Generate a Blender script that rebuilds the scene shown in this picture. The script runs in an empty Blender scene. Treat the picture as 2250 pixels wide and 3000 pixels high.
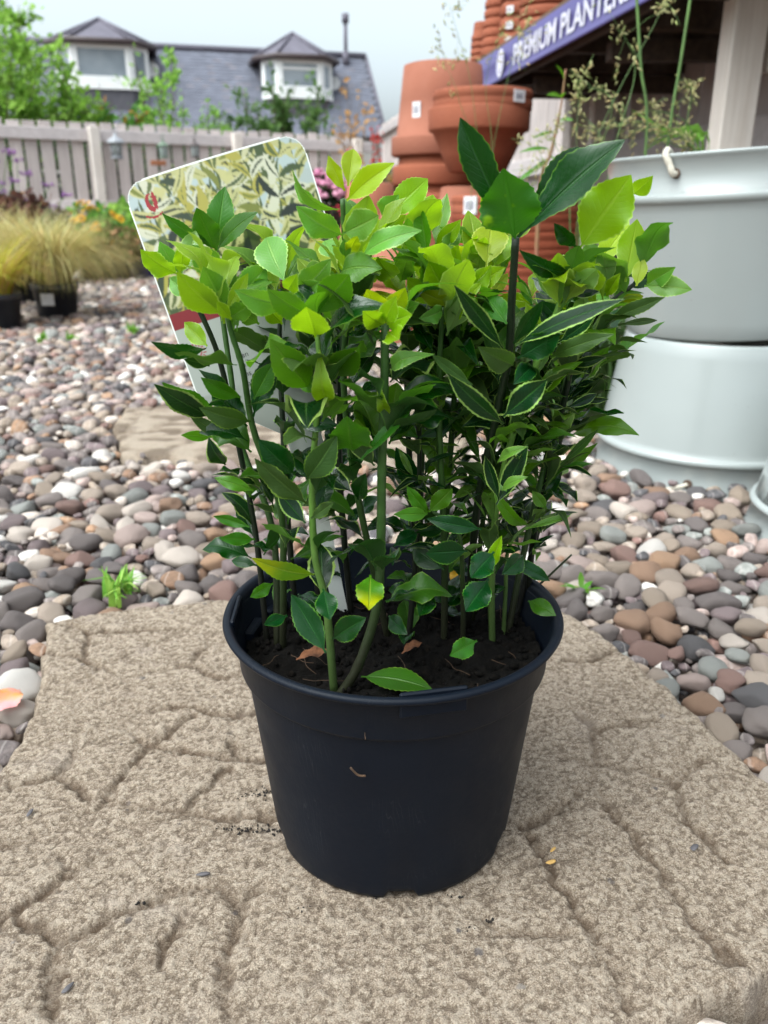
import bpy, math, random
import numpy as np
from mathutils import Vector, Matrix

random.seed(7); rng = np.random.default_rng(7)
sc = bpy.context.scene
col = sc.collection
R = math.radians

# ------------------------------------------------------------------ camera
PITCH, FPX, CAMZ = R(20.35), 2400.0, .355
cd = bpy.data.cameras.new('camera'); cam = bpy.data.objects.new('camera', cd); col.objects.link(cam)
cam.location = (0, 0, CAMZ); cam.rotation_euler = (R(90) - PITCH, 0, 0)
cd.sensor_fit = 'HORIZONTAL'; cd.sensor_width = 36; cd.lens = 36 * FPX / 2250
cd.clip_start = .02; cd.clip_end = 500
cd.dof.use_dof = True; cd.dof.focus_distance = .435; cd.dof.aperture_fstop = 38.4 / 2.5
sc.camera = cam

# ------------------------------------------------------------------ sky, sun, exposure
SUN_EL, SUN_AZ = R(58), R(-128)         # behind thin overcast, over the viewer's left shoulder
wd = bpy.data.worlds.new('World'); sc.world = wd; wd.use_nodes = True
wn = wd.node_tree.nodes; wl = wd.node_tree.links
for n in list(wn): wn.remove(n)
sky = wn.new('ShaderNodeTexSky'); sky.sky_type = 'NISHITA'; sky.sun_disc = False
sky.sun_elevation = SUN_EL; sky.sun_rotation = SUN_AZ
sky.air_density = 1.0; sky.dust_density = 6.0; sky.ozone_density = 1.5; sky.altitude = 0
hs = wn.new('ShaderNodeHueSaturation'); hs.inputs['Saturation'].default_value = .22
bg = wn.new('ShaderNodeBackground'); bg.inputs['Strength'].default_value = .15
wo = wn.new('ShaderNodeOutputWorld')
tn = wn.new('ShaderNodeMix'); tn.data_type = 'RGBA'; tn.blend_type = 'MULTIPLY'; tn.inputs[0].default_value = 1; tn.inputs[7].default_value = (.905, 1.0, 1.03, 1)
wl.new(sky.outputs[0], hs.inputs['Color']); wl.new(hs.outputs[0], tn.inputs[6]); wl.new(tn.outputs[2], bg.inputs[0]); wl.new(bg.outputs[0], wo.inputs[0])
ld = bpy.data.lights.new('sun', 'SUN'); sun = bpy.data.objects.new('sun', ld); col.objects.link(sun)
ld.energy = .56; ld.angle = R(85); ld.color = (1, .97, .93)
sd = Vector((math.sin(SUN_AZ) * math.cos(SUN_EL), math.cos(SUN_AZ) * math.cos(SUN_EL), math.sin(SUN_EL)))
sun.rotation_euler = sd.to_track_quat('Z', 'Y').to_euler()
sun.location = (0, 0, 6)
vs = sc.view_settings; vs.view_transform = 'Standard'; vs.look = 'None'; vs.gamma = 1; vs.use_curve_mapping = False
vs.exposure = 1.28
sc.cycles.use_denoising = True
sc.cycles.max_bounces = 8; sc.cycles.transparent_max_bounces = 8

# ------------------------------------------------------------------ helpers
def at(x, y, Y):
    """world point at forward distance Y seen in direction (x, y) of the 1659 px wide photograph"""
    u = (x * 1.3562 - 1125) / FPX; v = (1500 - y * 1.3562) / FPX
    d = np.array([u, math.cos(PITCH) + math.sin(PITCH) * v, -math.sin(PITCH) + math.cos(PITCH) * v])
    return np.array([0, 0, CAMZ]) + d * (Y / d[1])
def onz(x, y, z):
    u = (x * 1.3562 - 1125) / FPX; v = (1500 - y * 1.3562) / FPX
    d = np.array([u, math.cos(PITCH) + math.sin(PITCH) * v, -math.sin(PITCH) + math.cos(PITCH) * v])
    return np.array([0, 0, CAMZ]) + d * ((z - CAMZ) / d[2])
def srgb(r, g, b):
    f = lambda c: (c / 255 / 12.92) if c <= 10 else ((c / 255 + .055) / 1.055) ** 2.4
    return (f(r), f(g), f(b))
WL = {}
def wloc(o):
    return WL.get(o.name, np.zeros(3))
def tag(o, label=None, cat=None, group=None, kind=None):
    if label: o['label'] = label
    if cat: o['category'] = cat
    if group: o['group'] = group
    if kind: o['kind'] = kind
    return o
def root(name, label, cat, loc=(0, 0, 0), group=None):
    o = bpy.data.objects.new(name, None); col.objects.link(o)
    o.empty_display_size = .02
    o.location = loc; WL[o.name] = np.array(loc, float)
    return tag(o, label, cat, group)
def mesh_of(name, v, f, smooth=True, uv=None, colr=None):
    v = np.asarray(v, float)
    m = bpy.data.meshes.new(name)
    if isinstance(f, np.ndarray):
        k = f.shape[1]; nf = len(f)
        m.vertices.add(len(v)); m.vertices.foreach_set('co', v.astype(np.float32).ravel())
        m.loops.add(nf * k); m.loops.foreach_set('vertex_index', f.astype(np.int32).ravel())
        m.polygons.add(nf); m.polygons.foreach_set('loop_start', np.arange(0, nf * k, k, dtype=np.int32))
        m.update(calc_edges=True)
    else:
        m.from_pydata([tuple(p) for p in v], [], f); m.update()
    if smooth: m.polygons.foreach_set('use_smooth', np.ones(len(m.polygons), bool))
    if uv is not None:
        l = m.uv_layers.new(name='UVMap')
        vi = np.zeros(len(m.loops), np.int32); m.loops.foreach_get('vertex_index', vi)
        l.data.foreach_set('uv', np.asarray(uv, np.float32)[vi].ravel())
    if colr is not None:
        a = m.color_attributes.new('tint', 'FLOAT_COLOR', 'POINT')
        c = np.ones((len(v), 4), np.float32); c[:, :3] = colr
        a.data.foreach_set('color', c.ravel())
    return m
def put(name, v, f, mat, parent=None, smooth=True, uv=None, colr=None, base=None):
    """one mesh object from world-space vertices"""
    v = np.asarray(v, float)
    if parent is not None: o0 = wloc(parent)
    elif base is not None: o0 = np.array(base, float)
    else: o0 = np.zeros(3)
    o = bpy.data.objects.new(name, mesh_of(name, v - o0, f, smooth, uv, colr)); col.objects.link(o)
    if mat is not None: o.data.materials.append(mat)
    if parent is not None: o.parent = parent; WL[o.name] = o0
    else: o.location = tuple(o0); WL[o.name] = o0
    return o
class MB:
    """collects shapes into one mesh"""
    def __init__(s): s.v = []; s.f = []; s.c = []; s.n = 0
    def add(s, v, f, c=None):
        v = np.asarray(v, float)
        s.v.append(v); s.f += [tuple(int(i) + s.n for i in q) for q in f]; s.n += len(v)
        s.c.append(np.tile(np.array(c if c is not None else (1, 1, 1), float), (len(v), 1)))
        return s
    def box(s, lo, hi, bev=0, M=None, c=None):
        lo = np.array(lo, float); hi = np.array(hi, float)
        if bev <= 0:
            v = np.array([[x, y, z] for x in (lo[0], hi[0]) for y in (lo[1], hi[1]) for z in (lo[2], hi[2])])
            f = [(0, 1, 3, 2), (4, 6, 7, 5), (0, 4, 5, 1), (2, 3, 7, 6), (0, 2, 6, 4), (1, 5, 7, 3)]
        else:
            b = bev; cc = (lo + hi) / 2; h = (hi - lo) / 2
            v = []; idx = {}
            for sx in (-1, 1):
                for sy in (-1, 1):
                    for sz in (-1, 1):
                        S = np.array([sx, sy, sz])
                        for ax in range(3):
                            d = h - b; d[ax] = h[ax]
                            idx[(sx, sy, sz, ax)] = len(v); v.append(cc + S * d)
            f = []
            for ax in range(3):
                o1, o2 = [(1, 2), (2, 0), (0, 1)][ax]
                for sg in (-1, 1):
                    q = []
                    for (a, b2) in ((-1, -1), (1, -1), (1, 1), (-1, 1)):
                        k = [0, 0, 0]; k[ax] = sg; k[o1] = a; k[o2] = b2; q.append(idx[(*k, ax)])
                    f.append(tuple(q if sg > 0 else q[::-1]))
            for ax in range(3):
                o1, o2 = [(1, 2), (2, 0), (0, 1)][ax]
                for a in (-1, 1):
                    for b2 in (-1, 1):
                        k0 = [0, 0, 0]; k0[ax] = -1; k0[o1] = a; k0[o2] = b2
                        k1 = list(k0); k1[ax] = 1
                        q = (idx[(*k0, o1)], idx[(*k1, o1)], idx[(*k1, o2)], idx[(*k0, o2)])
                        f.append(q if a * b2 < 0 else q[::-1])
            for sx in (-1, 1):
                for sy in (-1, 1):
                    for sz in (-1, 1):
                        q = tuple(idx[(sx, sy, sz, a)] for a in range(3)); f.append(q if sx * sy * sz > 0 else q[::-1])
            v = np.array(v)
        if M is not None: v = v @ np.array(M)[:3, :3].T + np.array(M)[:3, 3]
        return s.add(v, f, c)
    def tube(s, pts, rad, k=8, c=None, cap=True):
        v, f = tube(pts, rad, k, cap); return s.add(v, f, c)
    def lathe(s, prof, k=48, centre=(0, 0, 0), c=None, M=None):
        v, f = lathe(prof, k); v = v + np.array(centre)
        if M is not None: v = v @ np.array(M)[:3, :3].T + np.array(M)[:3, 3]
        return s.add(v, f, c)
    def build(s, name, mat, parent=None, smooth=True, base=None, tint=False):
        return put(name, np.vstack(s.v), s.f, mat, parent, smooth, None, np.vstack(s.c) if tint else None, base)
def tube(pts, rad, k=8, cap=True):
    P = np.asarray(pts, float); n = len(P)
    rad = np.broadcast_to(np.asarray(rad, float), (n,)) if np.ndim(rad) < 2 else rad
    T = np.gradient(P, axis=0); T /= np.linalg.norm(T, axis=1)[:, None] + 1e-12
    ref = np.array([0, 0, 1.]) if abs(T[0][2]) < .9 else np.array([1., 0, 0])
    v = []; A = np.cross(T[0], ref); A /= np.linalg.norm(A)
    for i in range(n):
        A = A - T[i] * A.dot(T[i]); A /= np.linalg.norm(A) + 1e-12
        B = np.cross(T[i], A)
        for j in range(k):
            a = 2 * math.pi * j / k
            v.append(P[i] + rad[i] * (math.cos(a) * A + math.sin(a) * B))
    f = [(i * k + j, i * k + (j + 1) % k, (i + 1) * k + (j + 1) % k, (i + 1) * k + j) for i in range(n - 1) for j in range(k)]
    if cap: f += [tuple(range(k - 1, -1, -1)), tuple((n - 1) * k + j for j in range(k))]
    return np.array(v), f
def lathe(prof, k=48):
    v = []; f = []; n = len(prof)
    for (r, z) in prof:
        for j in range(k):
            a = 2 * math.pi * j / k; v.append((r * math.cos(a), r * math.sin(a), z))
    for i in range(n - 1):
        for j in range(k):
            f.append((i * k + j, i * k + (j + 1) % k, (i + 1) * k + (j + 1) % k, (i + 1) * k + j))
    return np.array(v), f
def spline(pts, n=24):
    P = np.asarray(pts, float); m = len(P)
    Q = np.vstack([2 * P[0] - P[1], P, 2 * P[-1] - P[-2]]); out = []
    for t in np.linspace(0, m - 1 - 1e-9, n):
        i = int(t); u = t - i; a, b, c, d = Q[i:i + 4]
        out.append(.5 * ((2 * b) + (c - a) * u + (2 * a - 5 * b + 4 * c - d) * u * u + (3 * b - a - 3 * c + d) * u ** 3))
    return np.array(out)
def frame(u, w, o=(0, 0, 0)):
    """matrix with x along u, z along w"""
    u = np.array(u, float); u /= np.linalg.norm(u); w = np.array(w, float); w = w - u * w.dot(u); w /= np.linalg.norm(w)
    M = np.eye(4); M[:3, 0] = u; M[:3, 1] = np.cross(w, u); M[:3, 2] = w; M[:3, 3] = o
    return M
def copy_tree(o, parent=None):
    c = o.copy(); col.objects.link(c)
    if parent is not None: c.parent = parent
    for ch in list(o.children): copy_tree(ch, c)
    return c

# ------------------------------------------------------------------ materials
class NM:
    def __init__(s, name):
        s.m = bpy.data.materials.new(name); s.m.use_nodes = True
        s.t = s.m.node_tree; s.N = s.t.nodes; s.L = s.t.links
        for n in list(s.N): s.N.remove(n)
        s.out = s.N.new('ShaderNodeOutputMaterial')
    def n(s, typ, ins=None, **kw):
        x = s.N.new('ShaderNode' + typ)
        for k, v in kw.items(): setattr(x, k, v)
        for k, v in (ins or {}).items(): s.set(x.inputs[k], v)
        return x
    def set(s, sock, v):
        if isinstance(v, bpy.types.NodeSocket): s.L.new(v, sock)
        elif isinstance(v, bpy.types.Node): s.L.new(v.outputs[0], sock)
        elif isinstance(v, tuple) and len(v) == 3 and sock.type == 'RGBA': sock.default_value = (*v, 1)
        else: sock.default_value = v
    def coord(s, out='Object', scale=(1, 1, 1), rot=(0, 0, 0), loc=None):
        tc = s.n('TexCoord'); mp = s.n('Mapping', {'Vector': tc.outputs[out], 'Scale': scale, 'Rotation': rot})
        if loc is not None: s.set(mp.inputs['Location'], loc)
        return mp.outputs[0]
    def noise(s, vec, scale, detail=4, rough=.55):
        return s.n('TexNoise', {'Vector': vec, 'Scale': scale, 'Detail': detail, 'Roughness': rough}).outputs[0]
    def ramp(s, fac, stops, interp='LINEAR'):
        r = s.n('ValToRGB', {'Fac': fac}); e = r.color_ramp; e.interpolation = interp
        while len(e.elements) > 1: e.elements.remove(e.elements[-1])
        for i, (p, c) in enumerate(stops):
            q = e.elements[0] if i == 0 else e.elements.new(p)
            q.position = p; q.color = (*c, 1) if not np.isscalar(c) else (c, c, c, 1)
        return r.outputs[0]
    def mix(s, fac, a, b, mode='MIX'):
        x = s.n('Mix', data_type='RGBA', blend_type=mode)
        s.set(x.inputs[0], fac); s.set(x.inputs[6], a); s.set(x.inputs[7], b); return x.outputs[2]
    def math(s, op, a, b=0.0, c=None, clamp=False):
        x = s.n('Math', operation=op, use_clamp=clamp); s.set(x.inputs[0], a); s.set(x.inputs[1], b)
        if c is not None: s.set(x.inputs[2], c)
        return x.outputs[0]
    def mrange(s, v, a, b, c=0.0, d=1.0):
        return s.n('MapRange', {'Value': v, 'From Min': a, 'From Max': b, 'To Min': c, 'To Max': d}).outputs[0]
    def bump(s, h, dist, strength=1.0, nrm=None):
        x = s.n('Bump', {'Height': h, 'Distance': dist, 'Strength': strength})
        if nrm is not None: s.set(x.inputs['Normal'], nrm)
        return x.outputs[0]
    def bsdf(s, color, rough=.6, spec=.5, nrm=None, metal=0.0, coat=0.0, transl=0.0, tcol=None):
        p = s.n('BsdfPrincipled'); s.set(p.inputs['Base Color'], color); s.set(p.inputs['Roughness'], rough)
        s.set(p.inputs['Specular IOR Level'], spec); s.set(p.inputs['Metallic'], metal); s.set(p.inputs['Coat Weight'], coat)
        if nrm is not None: s.set(p.inputs['Normal'], nrm)
        o = p.outputs[0]
        if transl:
            t = s.n('BsdfTranslucent', {'Color': tcol if tcol is not None else color})
            if nrm is not None: s.set(t.inputs['Normal'], nrm)
            o = s.n('MixShader', {0: transl, 1: o, 2: t.outputs[0]}).outputs[0]
        s.L.new(o, s.out.inputs[0]); return s.m
def pm(name, c1, c2=None, rough=.6, scale=8, bump=0, bscale=60, spec=.5, stretch=(1, 1, 1), metal=0, transl=0, coat=0, orand=.0, detail=5):
    k = NM(name); v = k.coord('Object', stretch)
    nz = k.noise(v, scale, detail)
    c = k.mix(k.mrange(nz, .3, .7), c1, c2 if c2 is not None else tuple(x * .8 for x in c1))
    if orand:
        oi = k.n('ObjectInfo'); h = k.n('HueSaturation', {'Color': c, 'Value': k.mrange(oi.outputs['Random'], 0, 1, 1 - orand, 1 + orand)}); c = h.outputs[0]
    nr = None
    if bump: nr = k.bump(k.noise(v, bscale, 6, .6), bump)
    rg = k.mrange(k.noise(v, scale * 2.3, 3), .3, .7, max(rough - .08, .03), min(rough + .08, 1))
    return k.bsdf(c, rg, spec, nr, metal, coat, transl)
def tint_mat(name, rough=.6, transl=0, spec=.4, var=.25, scale=30):
    """surface whose own colours are stored per piece in the colour attribute 'tint'"""
    k = NM(name); a = k.n('VertexColor', layer_name='tint')
    nz = k.noise(k.coord(), scale, 3)
    h = k.n('HueSaturation', {'Color': a.outputs[0], 'Value': k.mrange(nz, .25, .75, 1 - var, 1 + var)})
    return k.bsdf(h.outputs[0], rough, spec, None, 0, 0, transl)

def leaf_mat(name, top, back, margin, vein, mw=.1, rough=.34, transl=.3, tcol=None, blotch=None, spec=.42, patch=None):
    k = NM(name); uv = k.n('UVMap').outputs[0]; sx = k.n('SeparateXYZ', {0: uv})
    t = sx.outputs[0]; vv = k.math('ABSOLUTE', k.math('SUBTRACT', sx.outputs[1], .5)); vv = k.math('MULTIPLY', vv, 2.0)   # 0 midrib, 1 edge
    oi = k.n('ObjectInfo'); pos = k.coord('Object')
    nz = k.noise(pos, 140, 4); nb = k.noise(pos, 45, 2)
    c = k.mix(k.mrange(nb, .3, .7), top, tuple(x * .72 for x in top))
    if blotch is not None: c = k.mix(k.mrange(k.noise(pos, 70, 3), .58, .66), c, blotch)
    if patch is not None: c = k.mix(k.math('MULTIPLY', k.mrange(t, .5, .85), k.mrange(nb, .3, .55)), c, patch)
    # side veins run out from the midrib towards the tip
    ph = k.math('SUBTRACT', k.math('MULTIPLY', t, 44.0), k.math('MULTIPLY', vv, 9.0))
    sv = k.math('POWER', k.math('ABSOLUTE', k.math('COSINE', ph)), 22.0)
    sv = k.math('MULTIPLY', sv, k.mrange(vv, .95, .5))
    mid = k.mrange(vv, .10, .03)
    c = k.mix(k.math('MULTIPLY', sv, .10), c, vein); c = k.mix(k.math('MULTIPLY', mid, .65), c, vein)
    ed = k.mrange(k.math('ADD', vv, k.math('MULTIPLY', k.math('SUBTRACT', nz, .5), .25)), 1 - mw - .03, 1 - mw + .03)
    c = k.mix(ed, c, margin)
    h = k.n('HueSaturation', {'Color': c, 'Hue': k.mrange(oi.outputs['Random'], 0, 1, .488, .512), 'Value': k.mrange(oi.outputs['Random'], 0, 1, .78, 1.2), 'Saturation': 1.04})
    bk = k.mix(k.math('MULTIPLY', mid, .7), back, vein); bk = k.mix(ed, bk, margin)
    g = k.n('NewGeometry'); cc = k.mix(g.outputs['Backfacing'], h.outputs[0], bk)
    rg = k.math('ADD', k.mrange(nb, .3, .7, rough - .06, rough + .08), k.math('MULTIPLY', g.outputs['Backfacing'], .25))
    hgt = k.math('ADD', k.math('MULTIPLY', k.math('ADD', k.math('MULTIPLY', sv, .25), k.math('MULTIPLY', mid, 1.6)), -.6), k.math('MULTIPLY', nz, .8))
    nr = k.bump(hgt, .0004, .8)
    return k.bsdf(cc, rg, spec, nr, 0, 0, transl, tcol if tcol is not None else cc)

M = {}
# ---- colours of the place
def slab_material(name):
    k = NM(name); p = k.coord('Object')
    a = k.n('VertexColor', layer_name='tint')          # red = dust lying in the pressed joints
    n1 = k.noise(p, 9, 4); n2 = k.noise(p, 420, 6, .75); n3 = k.noise(p, 1100, 3, .6); vo = k.n('TexVoronoi', {'Vector': p, 'Scale': 620.0, 'Randomness': 1.0}); vo2 = k.n('TexVoronoi', {'Vector': p, 'Scale': 150.0})
    c = k.mix(k.mrange(n1, .3, .7), srgb(164, 148, 131), srgb(147, 132, 115))
    g = k.ramp(n3, [(.36, srgb(70, 57, 46)), (.45, srgb(116, 100, 85)), (.54, srgb(148, 132, 115)), (.66, srgb(196, 183, 166))])
    c = k.mix(.7, c, g)
    g2 = k.ramp(k.n('SeparateColor', {0: vo.outputs['Color']}).outputs[0], [(0, srgb(92, 78, 66)), (.35, srgb(130, 114, 98)), (.8, srgb(156, 140, 122)), (1, srgb(186, 174, 158))])
    c = k.mix(.34, c, g2)
    big = k.n('SeparateColor', {0: vo2.outputs['Color']}).outputs[1]
    rim = k.mrange(k.math('ADD', vo2.outputs['Distance'], k.math('MULTIPLY', k.math('SUBTRACT', n2, .5), .5)), .42, .3)
    c = k.mix(k.math('MULTIPLY', k.mrange(big, .95, .96), k.math('MULTIPLY', rim, .6)), c, srgb(174, 158, 140))
    c = k.mix(k.math('MULTIPLY', k.mrange(big, .012, .008), rim), c, srgb(98, 90, 86))
    pit = k.mrange(n2, .40, .27); c = k.mix(k.math('MULTIPLY', pit, .8), c, srgb(66, 54, 43))
    sp = k.n('SeparateColor', {0: a.outputs[0]}); low = k.mrange(k.math('ADD', sp.outputs[1], k.math('MULTIPLY', k.math('SUBTRACT', n3, .5), .5)), .44, .24); c = k.mix(k.math('MULTIPLY', low, .5), c, srgb(74, 60, 48))
    hi_ = k.mrange(k.math('ADD', sp.outputs[1], k.math('MULTIPLY', k.math('SUBTRACT', n3, .5), .5)), .58, .75); c = k.mix(k.math('MULTIPLY', hi_, .25), c, srgb(192, 179, 162))
    dirt = k.math('MULTIPLY', sp.outputs[0], k.mrange(k.noise(p, 60, 4), .25, .6, .3, 1.0))
    c = k.mix(k.math('MULTIPLY', dirt, .8), c, srgb(78, 62, 48))
    c = k.mix(k.math('MULTIPLY', k.mrange(k.noise(p, 24, 3), .6, .78), .3), c, srgb(164, 152, 142))
    hgt = k.math('ADD', k.math('MULTIPLY', n3, .5), k.math('MULTIPLY', n2, 1.3))
    return k.bsdf(c, .92, .2, k.bump(hgt, .0016, .9))
def stone_material(name, objcol):
    k = NM(name); p = k.coord('Object')
    if objcol:
        oi = k.n('ObjectInfo'); base = oi.outputs['Color']; v = k.n('VectorMath', {0: p, 1: oi.outputs['Location']}, operation='ADD').outputs[0]; s = 1.0
    else:
        base = k.n('VertexColor', layer_name='tint').outputs[0]; v = p
    n1 = k.noise(v, 110, 5, .65); n2 = k.noise(v, 420, 4, .7)
    h = k.n('HueSaturation', {'Color': base, 'Value': k.mrange(n1, .3, .7, .6, 1.35)})
    c = k.mix(k.math('MULTIPLY', k.mrange(n2, .62, .72), .4), h.outputs[0], srgb(205, 196, 186))
    w = k.n('TexWave', {'Vector': v, 'Scale': 26.0, 'Distortion': 6.0, 'Detail': 3.0}); c = k.mix(k.math('MULTIPLY', k.mrange(w.outputs[1], .9, 1.0), .22), c, srgb(210, 200, 192))
    return k.bsdf(c, k.mrange(n1, .3, .7, .6, .82), .25, k.bump(k.math('ADD', n2, n1), .0014, .8))
M['slab'] = slab_material('slab_concrete')
M['pebble'] = stone_material('pebble_stone', True)
M['gravel'] = stone_material('gravel_stone', False)
k = NM('gravel_far'); p = k.coord('Object'); vo = k.n('TexVoronoi', {'Vector': p, 'Scale': 62.0})
g = k.ramp(k.n('SeparateColor', {0: vo.outputs['Color']}).outputs[0], [(0, srgb(70, 62, 60)), (.4, srgb(120, 106, 98)), (.8, srgb(150, 132, 120)), (1, srgb(186, 172, 160))])
g = k.mix(k.mrange(vo.outputs['Distance'], .45, .75), g, srgb(48, 42, 38)); M['ground'] = k.bsdf(k.mix(k.mrange(k.noise(p, 3, 4), .3, .7, 0, .4), g, srgb(100, 88, 80)), .9, .2, k.bump(vo.outputs['Distance'], -.012, 1.0))
def wood(name, c1, c2, ax, orand=.15):
    k = NM(name); st = [60, 60, 60]; st[ax] = 3; oi = k.n('ObjectInfo')
    v = k.n('VectorMath', {0: k.coord('Object', tuple(st)), 1: oi.outputs['Location']}, operation='ADD').outputs[0]
    off = k.n('CombineXYZ', {0: k.math('MULTIPLY', oi.outputs['Random'], 91.0), 1: k.math('MULTIPLY', oi.outputs['Random'], 37.0)}).outputs[0]
    v = k.n('VectorMath', {0: v, 1: off}, operation='ADD').outputs[0]
    n = k.noise(v, 1, 5, .6); n2 = k.noise(k.coord('Object'), 7, 3)
    c = k.mix(k.mrange(n, .3, .7), c1, c2); c = k.mix(k.mrange(n2, .45, .75, 0, .35), c, tuple(x * .62 for x in c1))
    h = k.n('HueSaturation', {'Color': c, 'Value': k.mrange(oi.outputs['Random'], 0, 1, 1 - orand, 1 + orand)})
    return k.bsdf(h.outputs[0], .8, .25, k.bump(n, .0012, .7))
M['fence'] = wood('fence_wood', srgb(200, 189, 185), srgb(172, 160, 156), 2)
M['rail'] = wood('rail_wood', srgb(204, 195, 194), srgb(182, 172, 170), 0)
M['post'] = wood('post_wood', srgb(222, 213, 205), srgb(198, 186, 176), 2, .05)
M['joist'] = wood('joist_wood', srgb(74, 60, 50), srgb(52, 42, 36), 1)
M['shelfwood'] = wood('shelf_wood', srgb(120, 98, 80), srgb(88, 70, 56), 1)

# ------------------------------------------------------------------ ground with pebbles
GZ = -.034
gs = 160
gv = np.array([[x, y, GZ] for y in np.linspace(-150, 450, 9) for x in np.linspace(-300, 300, 9)])
gf = [(j * 9 + i, j * 9 + i + 1, (j + 1) * 9 + i + 1, (j + 1) * 9 + i) for j in range(8) for i in range(8)]
ground = put('gravel_ground', gv, gf, M['ground'], smooth=False); tag(ground, 'wide bed of small rounded pebbles in greys, tans and purples', kind='structure')

SLAB = np.array([(-.309, .668), (-.235, .70), (-.158, .718), (0, .726), (.120, .728), (.152, .722), (.187, .666), (.208, .62), (.231, .533), (.257, .454), (.277, .385), (.268, .345), (.19, .302), (.134, .276), (.05, .24), (-.06, .205), (-.2, .195), (-.25, .235), (-.262, .33), (-.258, .456), (-.274, .56)])
SLAB2 = np.array([(-.41, 1.235), (-.15, 1.17), (.12, 1.2), (.17, 1.5), (-.05, 1.62), (-.36, 1.6), (-.50, 1.55), (-.475, 1.39)])
SLAB3 = np.array([(-.74, 2.62), (-.45, 2.48), (-.12, 2.55), (-.12, 2.95), (-.4, 3.08), (-.69, 2.9)])
def sdist(P, poly):
    """signed distance, positive inside"""
    d = np.full(len(P), 1e9); ins = np.zeros(len(P), bool); n = len(poly)
    for i in range(n):
        a = poly[i]; b = poly[(i + 1) % n]; e = b - a
        w = P - a; t = np.clip((w @ e) / (e @ e), 0, 1)
        d = np.minimum(d, np.linalg.norm(w - t[:, None] * e, axis=1))
        c = (a[1] > P[:, 1]) != (b[1] > P[:, 1])
        xi = (b[0] - a[0]) * (P[:, 1] - a[1]) / ((b[1] - a[1]) if b[1] != a[1] else 1e-9) + a[0]
        ins ^= c & (P[:, 0] < xi)
    return np.where(ins, d, -d)
def vnoise(P, cell, seed=0):
    """smooth value noise on 2-D points"""
    q = P / cell; i = np.floor(q).astype(np.int64); f = q - i; f = f * f * (3 - 2 * f)
    def h(a, b):
        x = (a * 73856093) ^ (b * 19349663) ^ (seed * 83492791); x = (x ^ (x >> 13)) * 1274126177; x = x ^ (x >> 16)
        return (x & 0xffff) / 65535.0
    x, y = i[:, 0], i[:, 1]
    return (h(x, y) * (1 - f[:, 0]) + h(x + 1, y) * f[:, 0]) * (1 - f[:, 1]) + (h(x, y + 1) * (1 - f[:, 0]) + h(x + 1, y + 1) * f[:, 0]) * f[:, 1]
BUCKETS = [(.505, 1.24, .171), (.582, .925, .135)]

ICO = {}
def ico(n):
    if n in ICO: return ICO[n]
    t = (1 + 5 ** .5) / 2
    v = [(-1, t, 0), (1, t, 0), (-1, -t, 0), (1, -t, 0), (0, -1, t), (0, 1, t), (0, -1, -t), (0, 1, -t), (t, 0, -1), (t, 0, 1), (-t, 0, -1), (-t, 0, 1)]
    f = [(0, 11, 5), (0, 5, 1), (0, 1, 7), (0, 7, 10), (0, 10, 11), (1, 5, 9), (5, 11, 4), (11, 10, 2), (10, 7, 6), (7, 1, 8), (3, 9, 4), (3, 4, 2), (3, 2, 6), (3, 6, 8), (3, 8, 9), (4, 9, 5), (2, 4, 11), (6, 2, 10), (8, 6, 7), (9, 8, 1)]
    v = [np.array(p) / np.linalg.norm(p) for p in v]
    for _ in range(n):
        c = {}; g = []
        def mid(a, b):
            k = (min(a, b), max(a, b))
            if k not in c: m = v[a] + v[b]; v.append(m / np.linalg.norm(m)); c[k] = len(v) - 1
            return c[k]
        for a, b, d in f:
            x, y, z = mid(a, b), mid(b, d), mid(d, a); g += [(a, x, z), (b, y, x), (d, z, y), (x, y, z)]
        f = g
    ICO[n] = (np.array(v), np.array(f)); return ICO[n]
NV = 28
vrng = np.random.default_rng(3)
VP = [dict(w=vrng.normal(size=(5, 3)) * [[1.2], [1.6], [2.2], [3], [3.6]], ph=vrng.uniform(0, 6.28, 5), am=vrng.uniform(.3, 1, 5) * [.15, .12, .08, .05, .035], s=np.array([1, vrng.uniform(.62, .9), vrng.uniform(.42, .68)]), p=vrng.uniform(1.7, 3.2), cut=[(lambda q: q / np.linalg.norm(q))(vrng.normal(size=3)) for _ in range(6)], ch=vrng.uniform(.62, .95, 6)) for _ in range(NV)]
def pebble_shape(i, lod):
    V, F = ico(lod); q = VP[i]
    r = 1 / (np.abs(V) ** q['p']).sum(1) ** (1 / q['p'])
    r = r * (1 + sum(a * np.sin(V @ w * 1.3 + ph) for a, w, ph in zip(q['am'], q['w'], q['ph'])))
    P = V * r[:, None]
    for n_, h_ in zip(q['cut'], q['ch']): e = np.maximum(P @ n_ - h_, 0); P = P - e[:, None] * n_ * .85
    return P * q['s'], F
PAL = [((128, 116, 112), 16), ((108, 98, 97), 14), ((150, 132, 114), 15), ((164, 146, 130), 12), ((196, 182, 170), 9), ((148, 112, 84), 7), ((84, 82, 86), 9), ((214, 209, 203), 5), ((132, 98, 88), 8), ((138, 142, 138), 8), ((122, 104, 106), 12), ((168, 128, 92), 3), ((174, 150, 142), 8)]
PALc = np.array([srgb(*c) for c, _ in PAL]); PALw = np.array([w for _, w in PAL], float); PALw /= PALw.sum()
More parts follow.
